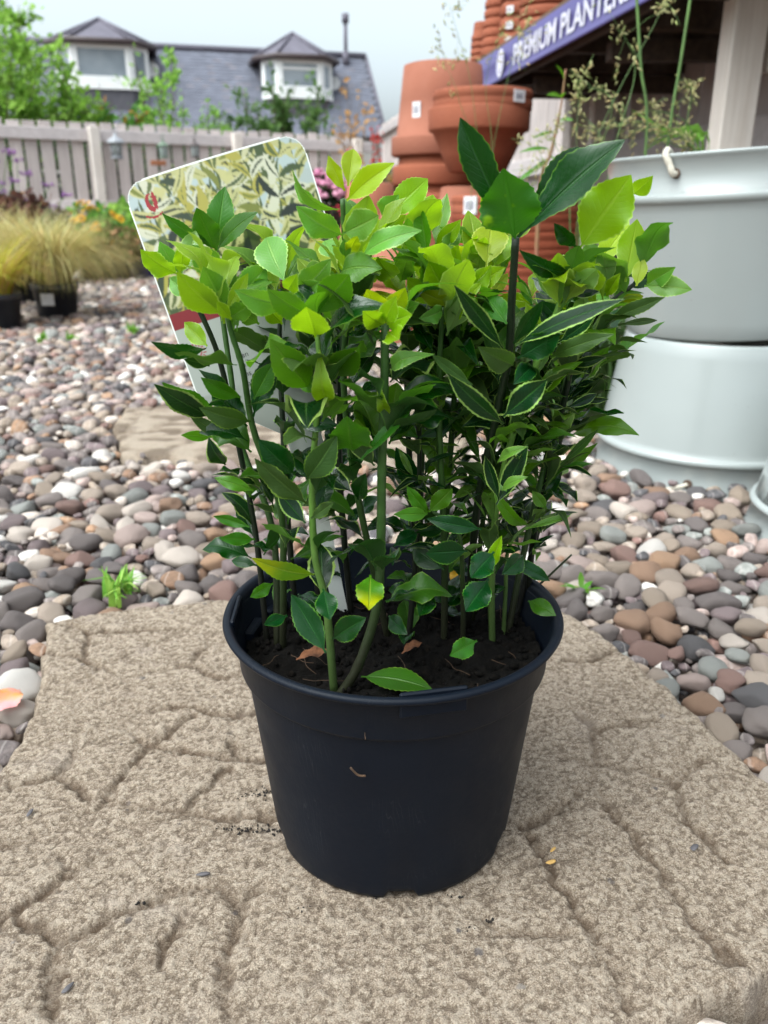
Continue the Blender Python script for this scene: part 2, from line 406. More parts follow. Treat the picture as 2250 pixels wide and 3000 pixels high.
def scatter():
    prng = np.random.default_rng(11); out = []
    zones = [(.12, .95, .0083, .34), (.95, 2.4, .0092, .36), (2.4, 7.0, .0142, .42)]
    for layer in (1, 0):
        cell = .042; grid = {}
        for (y0, y1, rm, _) in zones:
            area = (y1 ** 2 - y0 ** 2) * .5 + (y1 - y0) * 1.5
            n = int(area / (rm * rm) * (1.35 if layer else .5))
            Y = np.sqrt(prng.uniform(y0 ** 2, y1 ** 2, n)); X = prng.uniform(-1, 1, n) * (.5 * Y + .75)
            if y0 > 2: X = np.where(X > .3 * Y + .2, -X * .9, X)
            rr = np.clip(rm * np.exp(prng.normal(0, .36, n)), rm * .5, rm * 1.85)
            rr = -np.sort(-rr)
            P = np.stack([X, Y], 1); ok = np.ones(n, bool)
            for poly in (SLAB, SLAB2, SLAB3):
                sdd = sdist(P, poly); ok &= sdd < (-.72 * rr if layer else -.2 * rr)
            for bx, by, br in BUCKETS: ok &= np.hypot(P[:, 0] - bx, P[:, 1] - by) > br + (rr * .6 if layer else 0)
            kf = .86 if layer else .7
            for i in np.nonzero(ok)[0]:
                x, y, r = P[i, 0], P[i, 1], rr[i]; gx, gy = int(x // cell), int(y // cell); good = True
                for a in (-1, 0, 1):
                    for b in (-1, 0, 1):
                        for (px, py, pr) in grid.get((gx + a, gy + b), ()):
                            dx = px - x; dy = py - y; m = kf * (pr + r)
                            if dx * dx + dy * dy < m * m: good = False; break
                        if not good: break
                    if not good: break
                if good:
                    grid.setdefault((gx, gy), []).append((x, y, r)); out.append((x, y, r, layer, y0))
    return np.array(out)
SC = scatter()
ns = len(SC); prng = np.random.default_rng(5)
pv = prng.integers(0, NV, ns); yaw = prng.uniform(0, 6.283, ns); tx = prng.normal(0, .22, ns); ty = prng.normal(0, .22, ns)
sz = SC[:, 2] * prng.uniform(1.08, 1.3, ns)
up = vnoise(SC[:, :2], .3, 4) * .012
pz = np.where(SC[:, 3] > 0, -.0135 + up * .5 + prng.normal(0, .003, ns), -.025 + up * .5)
near = sdist(SC[:, :2], SLAB); pz = np.where((near > -.04) & (SC[:, 3] > 0), np.minimum(pz, -.011), pz)
# the bed sinks in front of the stepping stone's right corner
sink = np.clip(1 - np.hypot(SC[:, 0] - .27, SC[:, 1] - .27) / .14, 0, 1); pz = pz - .03 * sink
pc = PALc[prng.choice(len(PALc), ns, p=PALw)] * prng.uniform(.82, 1.16, ns)[:, None]
pc = (pc * .74 + pc.mean(1)[:, None] * .26) * np.array([.97, .925, .89])
def rotm(a, b, c):
    ca, sa, cb, sb, cc, s2 = math.cos(a), math.sin(a), math.cos(b), math.sin(b), math.cos(c), math.sin(c)
    Rz = np.array([[ca, -sa, 0], [sa, ca, 0], [0, 0, 1]]); Rx = np.array([[1, 0, 0], [0, cb, -sb], [0, sb, cb]]); Ry = np.array([[cc, 0, s2], [0, 1, 0], [-s2, 0, cc]])
    return Rx @ Ry @ Rz
# the 300 that show largest
Zd = SC[:, 1] * math.cos(PITCH) + (CAMZ + .02) * math.sin(PITCH)
ix = 1125 + FPX * SC[:, 0] / Zd; iy = 1500 - FPX * ((-(CAMZ + .02)) * math.cos(PITCH) + SC[:, 1] * math.sin(PITCH)) / Zd
vis = (ix > -20) & (ix < 2270) & (iy < 3010) & (SC[:, 3] > 0) & ~((ix > 800) & (ix < 1500) & (iy > 1600))
score = np.where(vis, sz / Zd, 0); hero = np.argsort(-score)[:300]; isH = np.zeros(ns, bool); isH[hero] = True
PM = []
for i in range(NV):
    V, F = pebble_shape(i, 2); m = mesh_of('pebble', V, F); m.materials.append(M['pebble']); PM.append(m)
for i in hero:
    o = bpy.data.objects.new('pebble', PM[pv[i]]); col.objects.link(o)
    o.location = (SC[i, 0], SC[i, 1], pz[i]); o.rotation_mode = 'XYZ'
    o.matrix_world = Matrix.Translation((SC[i, 0], SC[i, 1], pz[i])) @ Matrix(rotm(yaw[i], tx[i], ty[i]).tolist()).to_4x4() @ Matrix.Scale(sz[i], 4)
    o.color = (*pc[i], 1); o.parent = ground
for (y0, lod) in ((.12, 2), (.95, 1), (2.4, 0)):
    sel = np.nonzero((SC[:, 4] == y0) & ~isH)[0]; Vs = []; Fs = []; Cs = []; nn = 0
    shp = [pebble_shape(i, lod if lod < 2 else 2) for i in range(NV)]; shl = [pebble_shape(i, 1) for i in range(NV)]; sh0 = [pebble_shape(i, 0) for i in range(NV)]
    for i in sel:
        V, F = (sh0 if SC[i, 3] == 0 else shl if lod == 2 and (abs(SC[i, 0]) > .5 * SC[i, 1] + .12) else sh0 if lod == 1 and abs(SC[i, 0]) > .5 * SC[i, 1] + .15 else shp)[pv[i]]
        Vs.append(V @ rotm(yaw[i], tx[i], ty[i]).T * sz[i] + [SC[i, 0], SC[i, 1], pz[i]]); Fs.append(F + nn); nn += len(V)
        Cs.append(np.broadcast_to(pc[i], (len(V), 3)))
    o = put('gravel', np.vstack(Vs), np.vstack(Fs), M['gravel'], ground, colr=np.vstack(Cs)); tag(o, kind='stuff')

# ------------------------------------------------------------------ stepping stones
def z6(*p): return [onz(x / 1.58 / 1.3562, (1600 + y / 1.58) / 1.3562, 0)[:2] for x, y in p]
def z7(*p): return [onz((1250 + x / 1.475) / 1.3562, (1500 + y / 1.475) / 1.3562, 0)[:2] for x, y in p]
GRV = [z6((300, 360), (420, 395), (560, 385), (850, 380), (900, 385), (970, 440), (1060, 440), (1300, 430)), z6((420, 395), (395, 480), (380, 510), (190, 480)),
       z6((380, 510), (450, 560), (560, 520), (750, 430), (860, 385)), z6((450, 560), (340, 660), (130, 645)), z6((340, 660), (350, 790), (370, 880), (60, 855)),
       z6((450, 560), (580, 610), (600, 640), (570, 700), (575, 780), (850, 745), (900, 750), (1080, 790), (1200, 770), (1400, 820)), z6((580, 610), (690, 585), (880, 545), (1020, 610), (1130, 600)),
       z6((900, 520), (960, 450)), z6((575, 780), (580, 830), (660, 910), (690, 920), (890, 785)), z6((575, 800), (370, 880)), z6((370, 880), (330, 980), (275, 1060), (40, 1110)),
       z6((690, 930), (600, 1020), (490, 1150), (480, 1185)), z6((690, 930), (1000, 970), (1100, 990), (1240, 990), (1500, 1010)), z6((1100, 990), (1080, 900)), z6((275, 1060), (420, 1160)),
       z6((480, 1185), (850, 1220), (1050, 1040)), z6((480, 1185), (240, 1300), (0, 1400), (-200, 1470)), z6((850, 1220), (640, 1330), (500, 1410), (350, 1500), (250, 1430)),
       z6((350, 1500), (200, 1610), (0, 1740)), z6((850, 1220), (1000, 1260), (1280, 1240)), z6((100, 1710), (290, 1830), (400, 1780), (640, 1680), (900, 1580), (1000, 1560)),
       z6((1000, 1560), (1100, 1680), (1090, 1800), (1050, 2000), (1050, 2300)), z6((1100, 1650), (1230, 1560)), z6((290, 1830), (260, 1950), (240, 2150)), z6((840, 1700), (740, 1920)),
       z7((420, 1360), (560, 1290), (720, 1170), (740, 1100)), z7((720, 1190), (860, 1350), (940, 1460), (1050, 1630), (1200, 1800), (1330, 1940)),
       z7((440, 1390), (520, 1540), (640, 1700), (730, 1840), (800, 2000), (870, 2150)), z7((740, 1100), (400, 1020)), z7((740, 1100), (740, 950), (920, 900), (1000, 900)),
       z7((740, 1100), (900, 1100), (1080, 1170), (1150, 1350), (1300, 1500)), z7((740, 950), (640, 850)), z7((860, 590), (720, 640), (600, 640)), z7((760, 740), (900, 770)),
       z7((1200, 1080), (1080, 1170)), z7((250, 1740), (300, 1820), (620, 1830))]
def make_slab(name, label, poly, top, step, grooves, depth=.0036, thick=.055):
    lo = poly.min(0) - .012; hi = poly.max(0) + .012
    xs = np.arange(lo[0], hi[0], step); ys = np.arange(lo[1], hi[1], step); X, Y = np.meshgrid(xs, ys); P = np.stack([X.ravel(), Y.ravel()], 1)
    s = sdist(P, poly) + (vnoise(P, .012, 1) - .5) * .005 + (vnoise(P, .05, 2) - .5) * .008
    z = (vnoise(P, .006, 3) - .5) * .0007 + (vnoise(P, .045, 4) - .5) * .0022 + 0
    gr = (.65 * vnoise(P, .0016, 9) + .35 * vnoise(P, .0034, 10)) if step < .003 else vnoise(P, .02, 9); gr = np.clip((gr - .5) * 1.5 + .5, 0, 1); gr = np.where(s < .0, .5, gr); z = z + (gr - .5) * .0017
    gd = np.full(len(P), 1.0)
    W = P + np.stack([vnoise(P, .012, 5) - .5, vnoise(P, .012, 6) - .5], 1) * .006 + np.stack([vnoise(P, .0032, 15) - .5, vnoise(P, .0032, 16) - .5], 1) * .0042
    for g in grooves:
        for a, b in zip(g[:-1], g[1:]):
            a = np.array(a); b = np.array(b); e = b - a; w = W - a; t = np.clip((w @ e) / (e @ e), 0, 1)
            gd = np.minimum(gd, np.linalg.norm(w - t[:, None] * e, axis=1))
    amp = np.clip(vnoise(P, .05, 7) * 1.8 - .12, .15, 1)
    gz = np.exp(-(gd / .0030) ** 2) * amp; z = z - depth * gz
    e = np.clip(1 - s / .007, 0, 1); z = z - .005 * e ** 2
    z = np.where(s < 0, z + np.clip(s / .004, -1, 0) * thick, z)
    keep = s > -.0065; idx = -np.ones(len(P), int); q = np.arange(len(P)).reshape(X.shape)
    F = np.stack([q[:-1, :-1].ravel(), q[:-1, 1:].ravel(), q[1:, 1:].ravel(), q[1:, :-1].ravel()], 1)
    F = F[keep[F].all(1)]; used = np.unique(F); idx[used] = np.arange(len(used))
    V = np.stack([P[:, 0], P[:, 1], z + top], 1)[used]; c = np.zeros((len(used), 3)); c[:, 0] = np.clip(gz * 1.3, 0, 1)[used]; c[:, 1] = gr[used]
    b = (*poly.mean(0), top - thick)
    o = put(name, V, idx[F], M['slab'], colr=c, base=b); return tag(o, label, 'paving slab')
make_slab('paving_slab', 'buff textured concrete stepping stone with pressed crazy-paving joints under the plant pot', SLAB, 0, .00122, GRV)
def rgrooves(poly, seed):
    r = np.random.default_rng(seed); c = poly.mean(0); s = (poly.max(0) - poly.min(0)) / 2; out = []
    pts = c + r.uniform(-1, 1, (9, 2)) * s
    for i in range(9):
        d = np.linalg.norm(pts - pts[i], axis=1); j = np.argsort(d)[1:4]
        for m in j: out.append([pts[i], pts[m]])
    return out
make_slab('paving_slab', 'buff stepping stone sunk flush in the gravel just behind the potted shrub', SLAB2, -.006, .006, rgrooves(SLAB2, 1), .004)
make_slab('paving_slab', 'far buff stepping stone in the gravel towards the feather grasses', SLAB3, -.006, .011, rgrooves(SLAB3, 2), .004)

# ------------------------------------------------------------------ fences
def fence(name, label, A, dirn, length, top, pitch, width, rails, posts, railside, low=.02, gapjit=.004, tipz=.0):
    A = np.array(A, float); d = np.array([*dirn, 0.0]); d /= np.linalg.norm(d); nrm = np.array([-d[1], d[0], 0]) * railside
    r = root(name, label, 'fence', (A[0], A[1], GZ)); n = int(length / pitch)
    Mx = lambda s, w, z: A_(A, d, nrm, s, w, z)
    for i in range(n):
        s = i * pitch; j = random.uniform(-gapjit, gapjit); t = top + random.uniform(-.012, .012)
        mb = MB(); fr = frame(d, (0, 0, 1), (*(A[:2] + d[:2] * (s + j)), 0)); fr[:3, 1] = -nrm if np.cross((0, 0, 1), d) @ nrm < 0 else nrm
        mb.box((0, -.009, GZ + low), (width, .009, t), .003, fr); mb.build('board', M['fence'], r, False)
    for (z0, z1) in rails:
        mb = MB(); fr = frame(d, (0, 0, 1), (A[0], A[1], 0)); yy = (.011, .052) if np.cross((0, 0, 1), d) @ nrm > 0 else (-.052, -.011)
        mb.box((-.1, yy[0], z0), (length, yy[1], z1), .004, fr); mb.build('rail', M['rail'], r, False)
    for s in posts:
        mb = MB(); fr = frame(d, (0, 0, 1), (A[0], A[1], 0)); yy = (.0535, .135) if np.cross((0, 0, 1), d) @ nrm > 0 else (-.135, -.0535)
        mb.box((s - .045, yy[0], GZ - .02), (s + .045, yy[1], top - .035), .005, fr); mb.build('post', M['post'], r, False)
    return r
def A_(*a): return None
FD = np.array([.844, .536]); FA = np.array([-3.39, 8.0]) - FD * 6.68
fence('picket_fence', 'weathered grey timber picket fence with two rails hung with lanterns', FA, FD, 10.53, 1.10, 0.137, .108, [(.94, 1.045), (.345, .425)], [.35, 1.77, 3.19, 4.61, 6.03, 7.45, 8.87, 10.29], -1)
RD = np.array([-.139, 1.0]) / np.hypot(.139, 1)
fence('board_fence', 'pale grey board fence running behind the planter shelf', (1.33 - .139 * 1.2 + .02, 1.2), RD, 8.75, 1.2, .132, .118, [(.5, .58), (1.08, 1.15)], [.6, 2.4, 4.2, 6.0], 1)

# ------------------------------------------------------------------ house beyond the fence
M['slate'] = tint_mat('roof_slate', .8, 0, .2, .12, 2)
M['slatebed'] = pm('roof_underlay', srgb(92, 92, 98), None, .8, 3)
M['harl'] = pm('house_render', srgb(176, 172, 166), srgb(160, 155, 150), .9, 4, .004, 90)
M['cladding'] = pm('dormer_slate_side', srgb(88, 86, 92), srgb(74, 73, 80), .7, 6)
M['upvc'] = pm('white_upvc', srgb(238, 238, 236), srgb(230, 231, 230), .35, 4)
k = NM('window_glass'); M['glass'] = k.bsdf(k.mix(k.mrange(k.noise(k.coord(), 1.3, 2), .35, .65), srgb(116, 126, 134), srgb(146, 154, 160)), .06, .6)
M['gutter'] = pm('gutter_brown', srgb(66, 52, 52), None, .5, 5)
M['lead'] = pm('lead_flashing', srgb(112, 108, 118), srgb(98, 95, 104), .85, 3, spec=.15)
M['dish'] = pm('dish_white', srgb(205, 205, 205), None, .5, 5)
def build_house():
    h = np.array([.9636, .267, 0]); b = np.array([-.267, .9636, 0]); up = np.array([0, 0, 1.])
    RP = at(1058 / 1.3562, 166 / 1.3562, 29.0)           # right end of the ridge
    zr = RP[2]; ze = 2.55; run = zr - ze
    Lr = 13.0
    W = lambda s, q, z: RP * [1, 1, 0] - h * s - b * q + up * z     # s left along ridge, q towards viewer
    base = W(Lr / 2, 0, GZ)
    r = root('house', 'grey slate roofed house with two bay dormers behind the timber fence', 'house', tuple(base))
    mb = MB()
    pts = [W(0, run, GZ), W(Lr, run, GZ), W(Lr, -run, GZ), W(0, -run, GZ), W(0, run, ze - .1), W(Lr, run, ze - .1), W(Lr, -run, ze - .1), W(0, -run, ze - .1), W(0, 0, zr - .12), W(Lr, 0, zr - .12)]
    mb.add(pts, [(0, 1, 5, 4), (1, 2, 6, 9, 5), (2, 3, 7, 6), (3, 0, 4, 8, 7)]); mb.build('wall', M['harl'], r, False)
    mb = MB()
    o1 = .12
    mb.add([W(-o1, run + .2, ze - .26), W(Lr + o1, run + .2, ze - .26), W(Lr + o1, 0, zr - .05), W(-o1, 0, zr - .05), W(-o1, -run - .2, ze - .26), W(Lr + o1, -run - .2, ze - .26)], [(0, 3, 2, 1), (3, 4, 5, 2)])
    rf = mb.build('roof', M['slatebed'], r, False)
    mb = MB(); sl = math.sqrt(2); rows = int((run + .2) * sl / .14); rr_ = random.Random(4)
    for i in range(rows):
        q0 = run + .2 - i * .14 / sl; q1 = q0 - .165 / sl; off = (i % 2) * .11
        for j in range(int((Lr + .24) / .22)):
            s0 = -o1 + off + j * .22; v = rr_.uniform(.88, 1.1); c = np.array(srgb(106, 108, 119)) * v
            if rr_.random() < .1: c = np.array(srgb(114, 112, 120)) * v
            zz = lambda q: zr - q
            a = [W(s0, q0, zz(q0) + .0), W(s0 + .214, q0, zz(q0) + .0), W(s0 + .214, q1, zz(q1) - .025), W(s0, q1, zz(q1) - .025)]
            lift = up * rr_.uniform(.0, .012)
            t = [p + lift for p in a]; dn = [t[0] - up * .03, t[1] - up * .03]
            mb.add(t + dn, [(0, 3, 2, 1), (0, 1, 5, 4)], c)
    o = mb.build('slate_courses', M['slate'], rf, False, tint=True); tag(o, kind='stuff')
    mb = MB(); mb.tube([W(-o1 - .02, 0, zr + .02), W(Lr + o1, 0, zr + .02)], .09, 8); mb.build('ridge_cap', M['lead'], rf, True)
    mb = MB(); mb.tube([W(-o1 - .03, .02, zr - .0), W(-o1 - .03, run + .2, ze - .19)], .05, 6); mb.build('verge_trim', M['lead'], rf, True)
    # flue
    f0 = W(.55, .25, zr - .2)
    mb = MB(); mb.tube([f0, f0 + up * 1.15], .06, 10); mb.tube([f0 + up * 1.05, f0 + up * 1.3], .11, 10); mb.tube([f0 - up * .1, f0 + up * .28], .1, 10)
    mb.build('flue_pipe', M['lead'], rf)
    # dormers: s position of centre, measured along the ridge
    def dormer(sc_, zb, zt, zap, wid, q0, nm):
        hw = wid / 2; fw = hw * .60; ch = .5
        pl = [(-hw, q0 - ch), (-fw, q0), (fw, q0), (hw, q0 - ch)]     # plan, (along -h, towards viewer)
        D = lambda a, q, z: W(sc_ - a, q, z)
        body = MB(); bk = zr - zt - .0
        bot = [D(a, q, zb) for a, q in pl]; tp = [D(a, q, zt) for a, q in pl]
        low = [D(a, q, min(zr - q - .3, zb - .7)) for a, q in pl]
        body.add([*low, *bot], [(i, i + 1, 5 + i, 4 + i) for i in range(3)])
        L0, L1 = D(-hw, q0 - ch, zb - .9), D(-hw, q0 - ch, zt); Lb = D(-hw, zr - zt - .3, zt); Rb = D(hw, zr - zt - .3, zt)
        body.add([L0, L1, Lb, D(-hw, zr - zt - .3, zb - .9)], [(0, 1, 2, 3)]); body.add([D(hw, q0 - ch, zb - .9), D(hw, q0 - ch, zt), Rb, D(hw, zr - zt - .3, zb - .9)], [(3, 2, 1, 0)])
        dm = body.build('dormer', M['cladding'], r, False)
        for i in range(3):                               # three lights of the bay
            a0, a1 = pl[i], pl[i + 1]; P0, P1 = D(*a0, 0), D(*a1, 0); u = P1 - P0; wd_ = np.linalg.norm(u); u /= wd_; n_ = np.cross(u, up)
            fr = frame(u, up, P0); fr[:3, 1] = -n_ ; y = (-.04, .05)
            w = MB(); t = .11 if i == 1 else .13
            w.box((0, -.05, zb), (t, .05, zt), .01, fr); w.box((wd_ - t, -.05, zb), (wd_, .05, zt), .01, fr)
            w.box((t, -.045, zb), (wd_ - t, .045, zb + .2), .01, fr); w.box((t, -.045, zt - .14), (wd_ - t, .045, zt), .01, fr)
            if i == 1 and nm: w.box((t, -.04, zb + .62), (wd_ - t, .04, zb + .69), .01, fr)
            w.build('window_frame', M['upvc'], dm, False)
            g = MB(); g.box((t, -.012, zb + .2), (wd_ - t, .012, zt - .14), 0, fr); g.build('pane', M['glass'], dm, False)
        w = MB(); w.add([D(a * 1.05, q + .06, zb - .12) for a, q in pl] + [D(a * 1.05, q + .06, zb) for a, q in pl] + [D(a, q - .1, zb + .0) for a, q in pl], [(i, i + 1, 5 + i, 4 + i) for i in range(3)] + [(4 + i, 5 + i, 9 + i, 8 + i) for i in range(3)])
        w.build('window_sill', M['upvc'], dm, False)
        ov = [(-hw - .22, q0 - ch - .02), (-fw - .1, q0 + .22), (fw + .1, q0 + .22), (hw + .22, q0 - ch - .02)]
        ev = [D(a, q, zt + .02) for a, q in ov]; backq = zr - zt - .25
        bl, br = D(-hw - .22, backq, zt + .02), D(hw + .22, backq, zt + .02); ap = D(0, q0 - 1.05, zap); rb = D(0, zr - zap - .1, zap)
        f = MB(); f.add([*ev, bl, br, ap, rb], [(0, 1, 6), (1, 2, 6), (2, 3, 6), (3, 5, 7, 6), (4, 0, 6, 7)]); dr = f.build('dormer_roof', M['lead'], dm, False)
        f = MB(); f.tube([bl, *ev, br], .075, 8); f.build('gutter', M['gutter'], dm)
        sf = MB(); sf.add([*[p - up * .02 for p in ev], bl - up * .02, br - up * .02], [(0, 3, 2, 1), (0, 4, 5, 3)]); sf.build('soffit', M['gutter'], dm, False)
        for e0 in ev[:]:
            f = MB(); f.tube([e0 + up * .05, ap + up * .02], .045, 6); f.build('hip_trim', M['lead'], dm)
        di = MB(); dp = D(hw + .12, q0 - ch - .15, zt - .55); di.lathe([(.02, 0), (.12, .02), (.2, .07), (.2, .075), (.12, .03), (.0, .01)], 16, M=frame((1, 0, 0), (.3, -1, .3), dp)); di.build('light_fitting', M['dish'], dm)
    def splace(px, py, q):                               # ridge coordinate s for a picture column at plan depth q
        lo, hi = -2., 14.
        for _ in range(40):
            m = (lo + hi) / 2; p = W(m, q, 4.0); Z = p[1] * math.cos(PITCH) - (p[2] - CAMZ) * math.sin(PITCH)
            x = 1125 + FPX * p[0] / Z
            if x > px * 1.3562: lo = m
            else: hi = m
        return lo
    q0 = run - .35
    def zrow(y, Y): return at(400, y, Y)[2]
    s1 = splace(221, 100, q0); Yl = W(s1, q0, 0)[1]; s2 = splace(648, 100, q0); Y2 = W(s2, q0, 0)[1]
    dormer(s1, zrow(182, Yl), zrow(92, Yl), zrow(42, Yl + 1.05), 2.42, q0, False)
    dormer(s2, zrow(203, Y2), zrow(126, Y2), zrow(73, Y2 + 1.05), 2.02, q0, True)
build_house()
# ------------------------------------------------------------------ the plant pot
PX, PY = .005, .417
k = NM('black_plastic'); p = k.coord('Object')
sw = k.n('TexWave', {'Vector': k.coord('Object', (1, 1, .12), (0, .5, .3)), 'Scale': 160.0, 'Distortion': 14.0, 'Detail': 3.0})
scr = k.math('MULTIPLY', k.mrange(sw.outputs[1], .965, 1.0), k.mrange(k.noise(p, 26, 3), .52, .66))
spk = k.mrange(k.noise(p, 900, 2), .77, .82)
c = k.mix(k.math('MULTIPLY', k.math('ADD', scr, spk, clamp=True), .10), k.mix(k.mrange(k.noise(p, 14, 3), .3, .7), (.0022, .0042, .0088), (.0034, .0062, .0120)), srgb(104, 106, 108))
M['potblack'] = k.bsdf(c, k.mrange(k.noise(p, 30, 5), .3, .7, .42, .56), .17, k.bump(k.noise(p, 260, 3), .00025, .35))
k = NM('compost'); p = k.coord('Object'); n1 = k.noise(p, 220, 6, .7)
M['soil'] = k.bsdf(k.ramp(n1, [(.3, (.0012, .001, .0008)), (.55, (.0046, .0036, .0028)), (.74, (.014, .0095, .006))]), .95, .15, k.bump(n1, .003, 1))
pot = root('plant_pot', 'black plastic nursery pot holding the leafy green shrub', 'pot', (PX, PY, 0))
def pot_body():
    prof = [(.0655, .0), (.0705, .0015), (.0712, .004), (.0722, .012), (.0835, .112), (.0838, .1136), (.0868, .1152), (.0872, .1165), (.0888, .1375), (.0912, .1392), (.0945, .1398), (.0952, .1412), (.0946, .1428), (.0925, .1432), (.0905, .1424), (.0892, .1395), (.0855, .117), (.0815, .1125), (.070, .012), (.0, .010)]
    K = 160; v, f = lathe(prof, K)
    for i, (r, z) in enumerate(prof[:4]):
        for j in range(K):
            a = (j / K * 360 - 270 + 540) % 360 - 180      # 0 = facing the viewer
            for a0, w in ((4, 6.5), (66, 8), (-70, 8), (130, 8), (-130, 8)):
                if abs(a - a0) < w and i < 3: v[i * K + j][2] += .0045
    return v + [PX, PY, 0], f
v, f = pot_body(); pot_wall = put('pot_wall', v, f, M['potblack'], pot)
mb = MB()
for az in (-178, -90 + 12):                                # label clips moulded inside the rim
    a = R(az); u = np.array([-math.sin(a), math.cos(a), 0]); o = np.array([PX + .0885 * math.cos(a), PY + .0885 * math.sin(a), .1405])
    mb = MB(); fr = frame(u, (0, 0, 1), o); mb.box((-.0165, -.0012, -.010), (.0165, .0012, .0035), .0008, fr); mb.build('label_clip', M['potblack'], pot_wall, False)
for az in (-150, 170, 150):
    a = R(az); u = np.array([-math.sin(a), math.cos(a), 0]); o = np.array([PX + .0835 * math.cos(a), PY + .0835 * math.sin(a), .120])
    mb = MB(); fr = frame(u, (0, 0, 1), o); mb.box((-.010, -.003, -.004), (.010, .003, .004), .0012, fr); mb.build('stacking_lug', M['potblack'], pot_wall, False)
SZ = .116
def soil_z(x, y):
    P = np.array([[x, y]]); return SZ + (vnoise(P, .03, 21)[0] - .5) * .009 + (vnoise(P, .009, 22)[0] - .5) * .005
st = .0016; xs = np.arange(-.0860, .0861, st); X, Y = np.meshgrid(xs, xs); P = np.stack([X.ravel() + PX, Y.ravel() + PY], 1); rr = np.hypot(X.ravel(), Y.ravel())
z = SZ + (vnoise(P, .03, 21) - .5) * .009 + (vnoise(P, .009, 22) - .5) * .005 + (vnoise(P, .0035, 23) - .5) * .0035
q = np.arange(len(P)).reshape(X.shape); F = np.stack([q[:-1, :-1].ravel(), q[:-1, 1:].ravel(), q[1:, 1:].ravel(), q[1:, :-1].ravel()], 1); F = F[(rr[F] < .0845).all(1)]
us = np.unique(F); ii = -np.ones(len(P), int); ii[us] = np.arange(len(us))
tag(put('compost', np.stack([P[:, 0], P[:, 1], z], 1)[us], ii[F], M['soil'], pot), kind='stuff')
mb = MB(); rs = np.random.default_rng(31)
for i in range(420):
    a = rs.uniform(0, 6.283); r_ = .081 * math.sqrt(rs.uniform(0, 1)); x, y = PX + r_ * math.cos(a), PY + r_ * math.sin(a)
    V, F = ico(0); s = rs.uniform(.0008, .0026); mb.add(V * s * rs.uniform(.5, 1.3, 3) + [x, y, soil_z(x, y) + s * .5], F)
tag(mb.build('compost_crumbs', M['soil'], pot), kind='stuff')
mb = MB()
for i in range(22):                                        # fine dead roots and fibres
    a = rs.uniform(0, 6.283); r_ = .078 * math.sqrt(rs.uniform(0, 1)); o = np.array([PX + r_ * math.cos(a), PY + r_ * math.sin(a), SZ + .002])
    pts = [o]; d = np.array([rs.normal(), rs.normal(), .3])
    for q_ in range(4): d = d + rs.normal(0, .5, 3); d[2] = rs.normal(.1, .3); pts.append(pts[-1] + d / np.linalg.norm(d) * .006)
    mb.tube(spline(pts, 8), .0002, 4)
M['fibre'] = pm('dead_fibre', srgb(84, 62, 44), srgb(56, 42, 30), .9, 90)
tag(mb.build('root_fibres', M['fibre'], pot), kind='stuff')

# ------------------------------------------------------------------ leaves
LM = {
    'lime': leaf_mat('leaf_lime', (.20, .37, .010), (.23, .36, .04), (.42, .58, .12), (.29, .43, .05), .07, .42, .42, (.36, .62, .008)),
    'yell': leaf_mat('leaf_yellow_lime', (.29, .41, .010), (.30, .40, .035), (.50, .60, .12), (.36, .46, .06), .07, .42, .45, (.50, .66, .006)),
    'light': leaf_mat('leaf_light_green', (.125, .30, .045), (.18, .33, .08), (.36, .54, .14), (.23, .39, .09), .07, .36, .32, (.20, .45, .015)),
    'mid': leaf_mat('leaf_mid_green', (.034, .135, .011), (.07, .16, .025), (.13, .26, .035), (.075, .19, .025), .05, .36, .28, (.10, .34, .008), None, .3),
    'dark': leaf_mat('leaf_dark_green', (.0036, .040, .0058), (.026, .066, .015), (.07, .17, .022), (.016, .075, .014), .06, .25, .16, (.03, .16, .008), None, .32),
    'edge': leaf_mat('leaf_dark_pale_edge', (.0036, .024, .0070), (.045, .09, .025), (.24, .37, .09), (.04, .11, .025), .17, .26, .16, (.05, .16, .012), None, .3),
    'olive': leaf_mat('leaf_olive_underside', (.040, .088, .020), (.05, .10, .024), (.13, .23, .035), (.09, .17, .04), .08, .48, .2, (.07, .19, .008), None, .25),
    'brt': leaf_mat('leaf_fresh_green', (.070, .215, .013), (.10, .21, .03), (.16, .31, .035), (.13, .27, .035), .06, .4, .32, (.16, .44, .008)),
    'spot': leaf_mat('leaf_yellow_spotted', (.022, .105, .008), (.05, .14, .015), (.06, .18, .015), (.04, .15, .015), .03, .4, .32, (.07, .29, .006), (.20, .36, .005)),
    'turn': leaf_mat('leaf_turning_yellow', (.055, .18, .010), (.13, .2, .015), (.15, .29, .02), (.2, .3, .03), .05, .4, .3, (.24, .38, .01), None, .33, (.36, .36, .01)),
}
k = NM('dead_leaf'); M['deadleaf'] = k.bsdf(k.mix(k.mrange(k.noise(k.coord(), 120, 5), .35, .65), srgb(128, 84, 58), srgb(74, 50, 38)), .85, .2, k.bump(k.noise(k.coord(), 300, 4), .0008), 0, 0, .15)
k = NM('yellow_leaf'); M['yellowleaf'] = k.bsdf(k.mix(k.mrange(k.noise(k.coord(), 80, 4), .35, .7), srgb(222, 178, 30), srgb(190, 120, 34)), .55, .4, None, 0, 0, .3)
EYE = np.array([0, 0, CAMZ])
